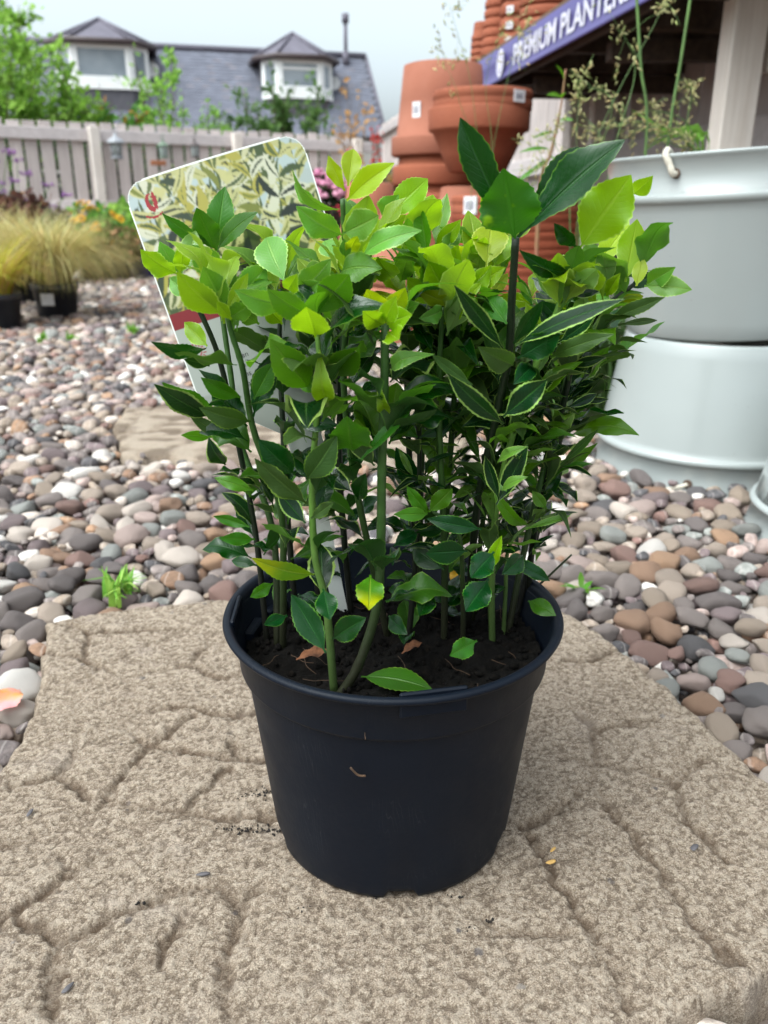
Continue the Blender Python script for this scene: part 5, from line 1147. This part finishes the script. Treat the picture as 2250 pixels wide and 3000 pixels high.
# ------------------------------------------------------------------ plants for sale on the left
M['navy'] = pm('nursery_black', (.012, .014, .019), None, .45, 20)
def npot(r, c, rt, h, mat, lab=False):
    mb = MB(); mb.lathe([(0, .002), (rt * .76, 0), (rt * .78, .004), (rt * .93, h * .82), (rt, h * .84), (rt * 1.02, h), (rt * .97, h), (rt * .9, h * .8), (0, h * .8)], 40, c); o = mb.build('pot', mat, r)
    if lab: mb = MB(); mb.box((-.022, -rt * .97 - .004, h * .5), (.022, -rt * .97 + .0, h * .78), 0, np.array([[1, 0, 0, c[0]], [0, 1, 0, c[1]], [0, 0, 1, c[2]], [0, 0, 0, 1]])); mb.build('pot_label', M['paper'], r, False)
def grassy(name, label, c, rt, h, n, length, cols, wid, mat, droop=1.0, lab=False, potm=None, group=None):
    c = np.array(c, float); r = root(name, label, 'ornamental grass', tuple(c), group); npot(r, c, rt, h, potm or M['navy'], lab); mb = MB(); o = c + [0, 0, h * .85]
    for i in range(n):
        a = frng.uniform(0, 6.283); rr = rt * .6 * math.sqrt(frng.uniform()); L = length * frng.uniform(.6, 1.15); lean = frng.uniform(.42, 1.05) * droop
        b = o + [rr * math.cos(a), rr * math.sin(a), 0]; a2 = a + frng.normal(0, .5); d = np.array([math.cos(a2), math.sin(a2), 0]); pts = []
        for t in np.linspace(0, 1, 7): th = lean * (t ** 1.2) * 2.1 + .1; pts.append((L * t, th))
        P = [b]; prev = 0
        for (l, th) in pts[1:]: P.append(P[-1] + (d * math.sin(th) + np.array([0, 0, 1]) * math.cos(th)) * (l - prev)); prev = l
        P = np.array(P); P[:, 2] = np.maximum(P[:, 2], GZ + .02); s = np.cross(d, (0, 0, 1)) * math.cos(i) + d * math.sin(i) * .5
        w = wid * np.array([.8, 1, 1, .9, .7, .45, .1]); V = np.vstack([P - s * w[:, None], P + s * w[:, None]]); mb.add(V, [(j, j + 1, 8 + j, 7 + j) for j in range(6)], np.array(cols[frng.integers(len(cols))]) * frng.uniform(.8, 1.2))
    tag(mb.build('grass_blades', mat, r, True, tint=True), kind='stuff'); return r
ST = [srgb(196, 182, 118), srgb(178, 168, 106), srgb(206, 194, 138), srgb(160, 158, 90), srgb(188, 160, 104)]
grassy('feather_grass', 'large drooping straw-coloured feather grass in a labelled black pot', (*onz(128, 692, -.02)[:2], -.03), .08, .14, 3000, .37, ST, .0012, M['blade'], 1.3, True, group=None)
c2_ = at(-20, 640, 3.35); grassy('feather_grass', 'second feather grass half hidden behind the large one', (c2_[0], 3.35, -.03), .09, .15, 1700, .36, ST, .0012, M['blade'], 1.2)
c2_ = at(60, 640, 3.5); grassy('feather_grass', 'paler upright feather grass behind the large drooping one', (c2_[0] + .02, 3.5, -.03), .09, .15, 1700, .36, [srgb(188, 186, 134), srgb(170, 174, 116), srgb(200, 194, 146)], .0012, M['blade'], 1.15)
c2_ = onz(-5, 715, -.02); grassy('sedge_grass', 'small yellow-green striped sedge in a black pot in front of the feather grass', (c2_[0], c2_[1], -.03), .09, .13, 600, .26, [srgb(196, 192, 70), srgb(172, 176, 60), srgb(206, 184, 96), srgb(190, 150, 92)], .0024, M['blade'], 1.0)
def flowering(name, label, c, rt, h, mound, n, leafs, cols, flowers, fcol, fsize, fn, potm=None, cat='plant'):
    c = np.array(c, float); r = root(name, label, cat, tuple(c)); npot(r, c, rt, h, potm or M['navy']); mb = MB(); o = c + [0, 0, h]; P = []
    for i in range(n):
        v = frng.normal(size=3); v[2] = abs(v[2]); v /= np.linalg.norm(v); P.append(o + v * mound * frng.uniform(.35, 1) ** .6)
    leaflets(P, leafs, cols, mb, .5, .6); mb.build('foliage', M['foli'], r, False, tint=True)
    for i in range(fn):
        v = frng.normal(size=3); v[2] = abs(v[2]) + .35; v[1] -= .25; v /= np.linalg.norm(v); p = o + v * mound * frng.uniform(.92, 1.1); f = MB(); nrm = v + frng.normal(0, .25, 3); M_ = frame(np.cross(nrm, (0.3, .9, .1)), nrm, p); col_ = np.array(fcol[frng.integers(len(fcol))])
        if flowers == 'daisy':
            for q_ in range(11):
                a = q_ * 2 * math.pi / 11; ca, sa = math.cos(a), math.sin(a); w_ = .17
                V = np.array([[.2 * ca, .2 * sa, 0], [.65 * ca - w_ * sa, .65 * sa + w_ * ca, .08], [1 * ca, 1 * sa, .0], [.65 * ca + w_ * sa, .65 * sa - w_ * ca, .08]]) * fsize
                f.add(V @ M_[:3, :3].T + p, [(0, 3, 2, 1)], col_ * frng.uniform(.9, 1.1))
            f.lathe([(fsize * .3, 0), (fsize * .26, fsize * .16), (0, fsize * .22)], 10, M=M_, c=srgb(120, 80, 20))
        else:
            V, F = ico(1); f.add(V * [fsize, fsize, fsize * .6] @ M_[:3, :3].T + p, F, col_ * frng.uniform(.85, 1.15))
        f.build('flower', M['petal'], r, False, tint=True)
    return r
YE = [srgb(236, 178, 24), srgb(226, 160, 18)]
c2_ = at(50, 560, 4.3); flowering('heuchera', 'mound of bronze-brown leaves with a few orange-yellow daisies by the picket fence', (c2_[0], 4.3, -.03), .15, .17, .29, 1300, .05, [srgb(92, 60, 52), srgb(112, 76, 60), srgb(76, 52, 46)], 'daisy', YE, .026, 5)
c2_ = at(215, 560, 4.7); flowering('coneflower', 'low yellow daisy plant in a pot beside the feather grass', (c2_[0], 4.7, -.03), .13, .17, .235, 600, .045, G3, 'daisy', YE, .03, 34)
c2_ = at(258, 560, 4.6); flowering('sedum_plant', 'brownish green bushy plant in a dark pot next to the blue pot', (c2_[0], 4.6, -.03), .065, .12, .17, 600, .04, [srgb(128, 112, 70), srgb(104, 104, 62), srgb(142, 120, 84)], 'ball', [srgb(150, 110, 76)], .012, 20)
c2_ = at(300, 530, 5.8); flowering('leafy_plant', 'low bright green leafy plant by the fence foot', (c2_[0] - .02, 5.8, -.03), .14, .18, .26, 500, .06, G1, 'ball', [srgb(130, 170, 60)], .01, 4)
M['bluepot'] = pm('blue_glaze', srgb(88, 84, 160), srgb(74, 72, 146), .3, 10)
c2_ = onz(330, 603, -.03); r = root('glazed_pot', 'violet-blue glazed pot on the gravel partly hidden by the label', 'pot', (c2_[0], c2_[1], -.03)); npot(r, np.array([c2_[0], c2_[1], -.03]), .135, .19, M['bluepot'])
# verbena: wiry stems with purple heads
c2_ = at(10, 560, 4.4); r = root('verbena', 'wiry purple verbena against the picket fence', 'plant', (c2_[0], 4.4, -.03)); mb = MB(); fl = []
for (x, y) in [(15, 325), (25, 330), (5, 395), (28, 390), (60, 375), (108, 400), (140, 420), (12, 440), (50, 430), (-10, 350), (85, 440), (30, 460), (115, 445), (5, 415), (38, 345)]:
    t = px(x, y, 4.4 + frng.uniform(-.1, .1)); b_ = np.array([c2_[0] + frng.normal(0, .05), 4.4 + frng.normal(0, .05), 0]); mb.tube(spline([b_, (b_ + t) / 2 + frng.normal(0, .02, 3), t], 8), .0022, 4); fl.append(t)
mb.build('stems', M['greenstem'], r)
for t in fl:
    f = MB()
    for q_ in range(14): V, F = ico(0); f.add(V * frng.uniform(.004, .008) + t + frng.normal(0, .011, 3) * [1, 1, .5], F, np.array(srgb(150, 104, 160)) * frng.uniform(.8, 1.2))
    f.build('flower_head', M['petal'], r, False, tint=True)
# pink chrysanthemum and neighbours behind the label
c2_ = at(690, 400, 4.6); flowering('chrysanthemum', 'pink dome of chrysanthemum flowers in a red pot behind the label', (c2_[0], 4.6, .14), .15, .22, .165, 700, .035, [srgb(60, 74, 44), srgb(46, 58, 38)], 'ball', [srgb(206, 138, 164), srgb(218, 156, 178), srgb(190, 120, 150)], .017, 160, pm('red_pot', srgb(120, 32, 40), None, .4, 10))
c2_ = at(700, 480, 4.3); flowering('bedding_plant', 'dark leaved bedding plant with red flowers low behind the label', (c2_[0], 4.3, -.03), .14, .17, .22, 900, .04, [srgb(50, 58, 40), srgb(66, 44, 44), srgb(40, 50, 36)], 'ball', [srgb(150, 34, 44)], .014, 10)
c2_ = at(770, 470, 5.2); flowering('bedding_plant', 'grey-green bedding plant with white flowers in the fence corner', (c2_[0], 5.2, .02), .14, .18, .24, 900, .045, [srgb(106, 112, 84), srgb(130, 122, 96), srgb(84, 90, 70)], 'ball', [srgb(222, 218, 220), srgb(206, 150, 60)], .016, 16)
c2_ = at(840, 420, 5.0); flowering('bedding_plant', 'tawny bedding plant in a bright blue pot near the terracotta', (c2_[0], 5.0, .18), .13, .2, .2, 700, .045, [srgb(122, 112, 80), srgb(150, 118, 70), srgb(92, 96, 70)], 'ball', [srgb(196, 140, 40), srgb(180, 60, 50)], .014, 14, pm('cobalt_pot', srgb(44, 68, 150), srgb(36, 58, 132), .3, 10))
# staging under the flowers
stg = root('plant_bench', 'low grey timber bench carrying the pots in the fence corner', 'bench', (at(770, 480, 4.9)[0], 4.9, GZ)); xa, xb = at(640, 480, 4.9)[0], at(870, 480, 4.9)[0]
for yy, zz in ((4.45, .12), (4.6, .12), (4.75, .12)):
    mb = MB(); mb.box((xa, yy, zz - .012), (xb - .35, yy + .13, zz + .012), .003); mb.build('slat', M['post'], stg, False)
for yy in (4.87, 5.02, 5.17):
    mb = MB(); mb.box((xb - .52, yy, .152), (xb + .1, yy + .13, .178), .003); mb.build('slat', M['post'], stg, False)
for (xx, yy, zz) in ((xa + .05, 4.5, .106), (xb - .45, 4.5, .106), (xb - .5, 5.1, .15), (xb + .04, 5.1, .15)):
    mb = MB(); mb.box((xx - .03, yy - .03, GZ), (xx + .03, yy + .03, zz), .003); mb.build('leg', M['post'], stg, False)

# ------------------------------------------------------------------ weeds round the shelf
def spikelets(mb, C, n, size, cols, spread, start=.0):
    for i in range(n):
        u = (start + (1 - start) * frng.uniform()) * (len(C) - 1); j = min(int(u), len(C) - 2); p = C[j] + (C[j + 1] - C[j]) * (u - j); T = C[j + 1] - C[j]; T /= np.linalg.norm(T); d = T + frng.normal(0, .55, 3); d /= np.linalg.norm(d); e = p + frng.normal(0, spread, 3); L = size * frng.uniform(.7, 1.3)
        V, F = ico(0); R_ = frame(d, (0.1, .2, 1), e)[:3, :3]; mb.add(V * [L, L * .26, L * .2] @ R_.T + e + d * L * .8, F, np.array(cols[frng.integers(len(cols))]) * frng.uniform(.8, 1.2))
SD = [srgb(176, 176, 118), srgb(196, 190, 140), srgb(150, 160, 96), srgb(188, 170, 120)]
M['seed'] = tint_mat('grass_seed', .6, .3, .3, .2, 40)
def seedgrass(label, base, paths, Y, size, n, spread, srad=.0016):
    b = np.array(base, float); r = root('seeding_grass', label, 'wild grass', tuple(b)); s = MB(); m = MB()
    for pth in paths:
        W = [b + frng.normal(0, .015, 3) * [1, 1, 0]] + [px(x, y, Y + frng.uniform(-.03, .03)) for x, y in pth]; C = spline(W, 40); s.tube(C, np.linspace(srad, srad * .3, 40), 5); spikelets(m, C[18:], n, size, SD, spread, .25)
        for q_ in range(5):
            j = frng.integers(24, 38); e = C[j] + frng.normal(0, .03, 3); s.tube([C[j], (C[j] + e) / 2 + [0, 0, .004], e], srad * .25, 4); spikelets(m, np.array([C[j], (C[j] + e) / 2, e]), 6, size, SD, spread * .5, .3)
    s.build('stalks', M['greenstem'], r); tag(m.build('seed_heads', M['seed'], r, True, tint=True), kind='stuff')
b_ = px(1520, 560, 1.62); b_[2] = GZ
seedgrass('arching wild grass with heavy seed heads behind the upright enamel tub', b_, [[(1525, 420), (1500, 300), (1470, 255), (1400, 240), (1340, 262)], [(1520, 400), (1490, 320), (1440, 275), (1380, 262), (1330, 275)], [(1530, 430), (1510, 340), (1470, 290), (1420, 270)], [(1535, 440), (1505, 350), (1480, 300), (1455, 290)], [(1500, 380), (1480, 300), (1495, 200), (1490, 175)], [(1510, 400), (1450, 310), (1390, 280), (1350, 300)]], 1.62, .0055, 30, .006)
b_ = px(1260, 620, 1.55); b_[2] = GZ
seedgrass('sparse wild grass with open seed heads between the terracotta bowls and the tub', b_, [[(1255, 420), (1245, 300), (1250, 220), (1245, 160)], [(1280, 420), (1300, 330), (1290, 280), (1250, 245)], [(1230, 430), (1210, 340), (1195, 290), (1220, 250)], [(1290, 440), (1330, 420), (1345, 410), (1335, 440)], [(1310, 400), (1370, 170), (1355, 90), (1330, 60)], [(1260, 400), (1420, 40), (1440, 10)], [(1250, 430), (1180, 360), (1160, 300)], [(1270, 440), (1320, 250), (1310, 200), (1270, 190)]], 1.55, .0055, 18, .007, .0011)
b_ = px(1010, 620, 1.9); b_[2] = GZ
seedgrass('fine faint grass stalks rising against the sky left of the terracotta', b_, [[(1030, 400), (1020, 200), (985, 60), (970, 10)], [(1020, 380), (990, 210), (960, 130), (945, 60)], [(1060, 380), (1050, 180), (1090, 60), (1130, 30)], [(1050, 420), (1110, 120), (1150, 60)]], 1.9, .006, 10, .010, .0008)
for lbl, bp, tp in (('tall straight green stalk rising in front of the dark shelf', (1395, 330), (1372, -60)), ('second tall green stalk rising past the timber post', (1440, 330), (1500, -60))):
    a_, b_ = px(*bp, 1.6), px(*tp, 1.6); g_ = a_.copy(); g_[2] = GZ; mb = MB(); mb.tube(spline([g_, a_, (a_ + b_) / 2, b_], 14), .0026, 7); o = mb.build('plant_stalk', M['greenstem'], None, True, base=tuple(g_)); tag(o, lbl, 'plant stalk')
# reddish weed with narrow leaves
b_ = px(1165, 600, 1.75); b_[2] = GZ; r = root('willowherb', 'reddish stemmed weed with narrow green leaves in front of the sign', 'weed', tuple(b_)); W = [b_, px(1165, 430, 1.75), px(1190, 330, 1.75), px(1210, 240, 1.75), px(1222, 150, 1.75)]; C = spline(W, 30); mb = MB(); mb.tube(C, np.linspace(.005, .0015, 30), 6); mb.build('stem', M['redstem'], r)
for (i, tx_, ty_, w) in ((24, 1180, 205, .010), (24, 1222, 200, .012), (18, 1150, 300, .008), (15, 1120, 330, .008), (20, 1240, 260, .008), (14, 1215, 370, .009), (11, 1110, 400, .009), (10, 1220, 420, .01), (13, 1140, 380, .008), (27, 1200, 140, .006)):
    V, F, UV = leaf_geo(C[i], px(tx_, ty_, 1.73), w, (0, -1, .6), .12, .3, nt=10); put('leaf', V, F, LM['brt'], r, uv=UV)
# broad green blades and yellow daisies behind the tub
b_ = px(1490, 520, 1.7); b_[2] = GZ; r = root('weed_clump', 'clump of broad green blades growing behind the upright tub', 'weed', tuple(b_))
for (x0, y0, x1, y1, x2, y2, w) in ((1520, 330, 1450, 290, 1360, 235, .012), (1510, 345, 1450, 285, 1390, 320, .012), (1500, 340, 1440, 300, 1380, 335, .008), (1490, 350, 1520, 300, 1540, 260, .008), (1530, 345, 1500, 300, 1475, 290, .006)):
    P = spline([b_, px(x0, y0, 1.7), px(x1, y1, 1.68), px(x2, y2, 1.66)], 14); s = np.array([.3, .2, 1]); ww = w * np.sin(np.linspace(.5, math.pi, 14)); V = np.vstack([P - s * ww[:, None] / 2, P + s * ww[:, None] / 2]); mb = MB(); mb.add(V, [(j, j + 1, 15 + j, 14 + j) for j in range(13)], srgb(112, 158, 58)); mb.build('blade', M['blade'], r, True, tint=True)
c2_ = at(1470, 420, 2.3); flowering('yellow_daisy', 'yellow daisies growing beneath the shelf in front of the pale fence', (c2_[0], 2.3, .05), .12, .16, .22, 500, .035, [srgb(70, 96, 44), srgb(54, 78, 38), srgb(90, 116, 54)], 'daisy', YE, .022, 22)
c2_ = at(1560, 420, 2.35); flowering('yellow_daisy', 'second yellow daisy clump under the shelf close to the timber post', (c2_[0], 2.4, .10), .12, .16, .24, 500, .035, [srgb(64, 88, 42), srgb(50, 72, 36)], 'daisy', YE, .022, 12)
c2_ = at(1640, 420, 2.2); flowering('bramble_shrub', 'dry brownish weedy shrub beside the timber post', (c2_[0] + .1, 2.2, .05), .1, .15, .25, 500, .03, [srgb(120, 108, 72), srgb(92, 92, 54)], 'ball', [srgb(140, 110, 80)], .006, 10)
# shady weeds between the tubs and the terracotta
for lbl, x, y, Y, L, n in (('dark green weedy grass in the shade between shrub and enamel tubs', 1275, 830, 1.55, .30, 420), ('shaded weedy grass at the foot of the stacked terracotta', 1180, 800, 1.75, .28, 380)):
    c2_ = onz(x, y, -.03); b_ = np.array([at(x, 800, Y)[0], Y, -.03]); r = root('weed_grass', lbl, 'weed', tuple(b_)); mb = MB()
    for i in range(n):
        a = frng.uniform(0, 6.283); q_ = b_ + [frng.normal(0, .09), frng.normal(0, .06), 0]; d = np.array([math.cos(a), math.sin(a), 0]); l = L * frng.uniform(.4, 1); P = spline([q_, q_ + [0, 0, l * .5] + d * l * .1, q_ + [0, 0, l * .8] + d * l * .4, q_ + [0, 0, l * .7] + d * l * .75], 7); s = np.cross(d, (0, 0, 1)) * frng.uniform(.0015, .004); ww = np.array([.8, 1, 1, .9, .7, .4, .1]); V = np.vstack([P - s * ww[:, None], P + s * ww[:, None]]); mb.add(V, [(j, j + 1, 8 + j, 7 + j) for j in range(6)], np.array(srgb(58, 84, 38)) * frng.uniform(.6, 1.5))
    tag(mb.build('grass_blades', M['blade'], r, True, tint=True), kind='stuff')

# ------------------------------------------------------------------ small things on slab and gravel
def tuft(label, x, y, n, L, cols, wid=.0022):
    c = onz(x, y, -.012); r = root('grass_tuft', label, 'grass tuft', tuple(c)); mb = MB()
    for i in range(n):
        a = frng.uniform(0, 6.283); d = np.array([math.cos(a), math.sin(a), 0]); l = L * frng.uniform(.5, 1.1); e = frng.uniform(.15, 1.2); q_ = c + frng.normal(0, .006, 3) * [1, 1, .2]; P = spline([q_, q_ + [0, 0, l * .5] + d * l * .2 * e, q_ + [0, 0, l * (1 - .45 * e)] + d * l * .7 * e], 7); s = np.cross(d, (0, 0, 1)) * wid; ww = np.array([.8, 1, 1, .9, .7, .4, .1]); V = np.vstack([P - s * ww[:, None], P + s * ww[:, None]]); mb.add(V, [(j, j + 1, 8 + j, 7 + j) for j in range(6)], np.array(cols[frng.integers(len(cols))]) * frng.uniform(.8, 1.25))
    mb.build('blades', M['blade'], r, True, tint=True)
GT = [srgb(120, 170, 62), srgb(98, 150, 50), srgb(150, 188, 84)]
tuft('bright green grass tuft growing at the back edge of the stepping stone', 258, 1303, 46, .045, GT)
tuft('small green weed tuft far out in the gravel', 290, 722, 24, .05, GT, .004); tuft('tiny green weed in the gravel left of the larger tuft', 95, 745, 22, .045, GT, .004); tuft('tiny darker weed in the open gravel', 155, 740, 18, .04, GT, .004)
c = onz(1255, 1283, -.008); r = root('seedling', 'small pink-tinged seedling growing among the pebbles', 'weed', tuple(c))
for i in range(9):
    a = i * .7; d = np.array([math.cos(a), math.sin(a), .5]); V, F, UV = leaf_geo(c, c + d * (.010 + .008 * (i % 3)), .006, (0, 0, 1), .1, .2, nt=8); put('leaf', V, F, LM['brt' if i % 3 else 'turn'], r, uv=UV)
k = NM('autumn_leaf'); M['autumn'] = k.bsdf(k.mix(k.mrange(k.noise(k.coord(), 40, 3), .4, .6), srgb(214, 150, 84), srgb(222, 150, 150)), .5, .4, None, 0, 0, .25)
B_, T_ = onz(45, 1490, .004), onz(-15, 1545, .002); V, F, UV = leaf_geo(B_, T_, .026, (.1, -.3, 1), .15, .3, .2); tag(put('autumn_leaf', V, F, M['autumn'], None, uv=UV, base=(B_ + T_) / 2), 'peach and pink fallen leaf lying on pebbles beside the stepping stone', 'leaf')
M['crumb'] = pm('soil_crumb', (.02, .014, .01), (.008, .006, .005), .95, 300, .001, 400)
def crumbs(label, pts, n, s0, s1, sp):
    mb = MB(); P = []
    for (x, y) in pts:
        for i in range(n):
            q_ = onz(x, y, 0) + frng.normal(0, sp, 3) * [1, .45, 0]; s = frng.uniform(s0, s1); V, F = ico(0); mb.add(V * s * frng.uniform(.5, 1.4, 3) + q_ + [0, 0, s * .3], F); P.append(q_)
    o = mb.build('spilled_compost', M['crumb'], None, True, base=tuple(np.mean(P, 0))); tag(o, label, 'compost', kind='stuff')
crumbs('dark compost crumbs spilled on the slab left of the pot', [(505, 1790), (530, 1793), (560, 1790), (585, 1794), (545, 1715), (560, 1720), (575, 1712)], 16, .0003, .0010, .004)
crumbs('few compost specks on the slab in front of the pot', [(815, 1938), (990, 1937), (655, 1965), (1010, 2010), (1060, 1990), (300, 1950)], 5, .0003, .0011, .002)
M['chip'] = pm('slate_chip', srgb(70, 66, 68), srgb(92, 88, 90), .6, 200)
for lbl, x, y, s in (('dark slate chip on the slab left of the pot', 440, 1888, .0045), ('small grey chip on the slab near its left edge', 65, 1754, .004), ('small grey chip in front of the pot on the slab', 145, 2135, .004), ('amber stone chip on the slab right of the pot', 1190, 1862, .0035), ('tiny dark chip on the slab near its right side', 1500, 1830, .004), ('grey chip beside the amber stone on the slab', 1195, 1835, .0032)):
    c = onz(x, y, .0015); V, F = pebble_shape(int(x) % NV, 1); V = V * s * [1, .45, .3] @ rotm(x * .7, 0, 0).T + c; tag(put('stone_chip', V, F, M['chip'] if 'amber' not in lbl else pm('amber_chip', srgb(190, 150, 84), None, .6, 200), None, base=tuple(c)), lbl, 'stone chip')
B_, T_ = at(757, 1658, PY - .0835), at(790, 1676, PY - .0835); C = spline([B_, (B_ + T_) / 2 - [0, 0, .002], T_], 8); mb = MB(); mb.tube(C, .0006, 5); mb.build('root_fibre', M['fibre'], pot_wall)
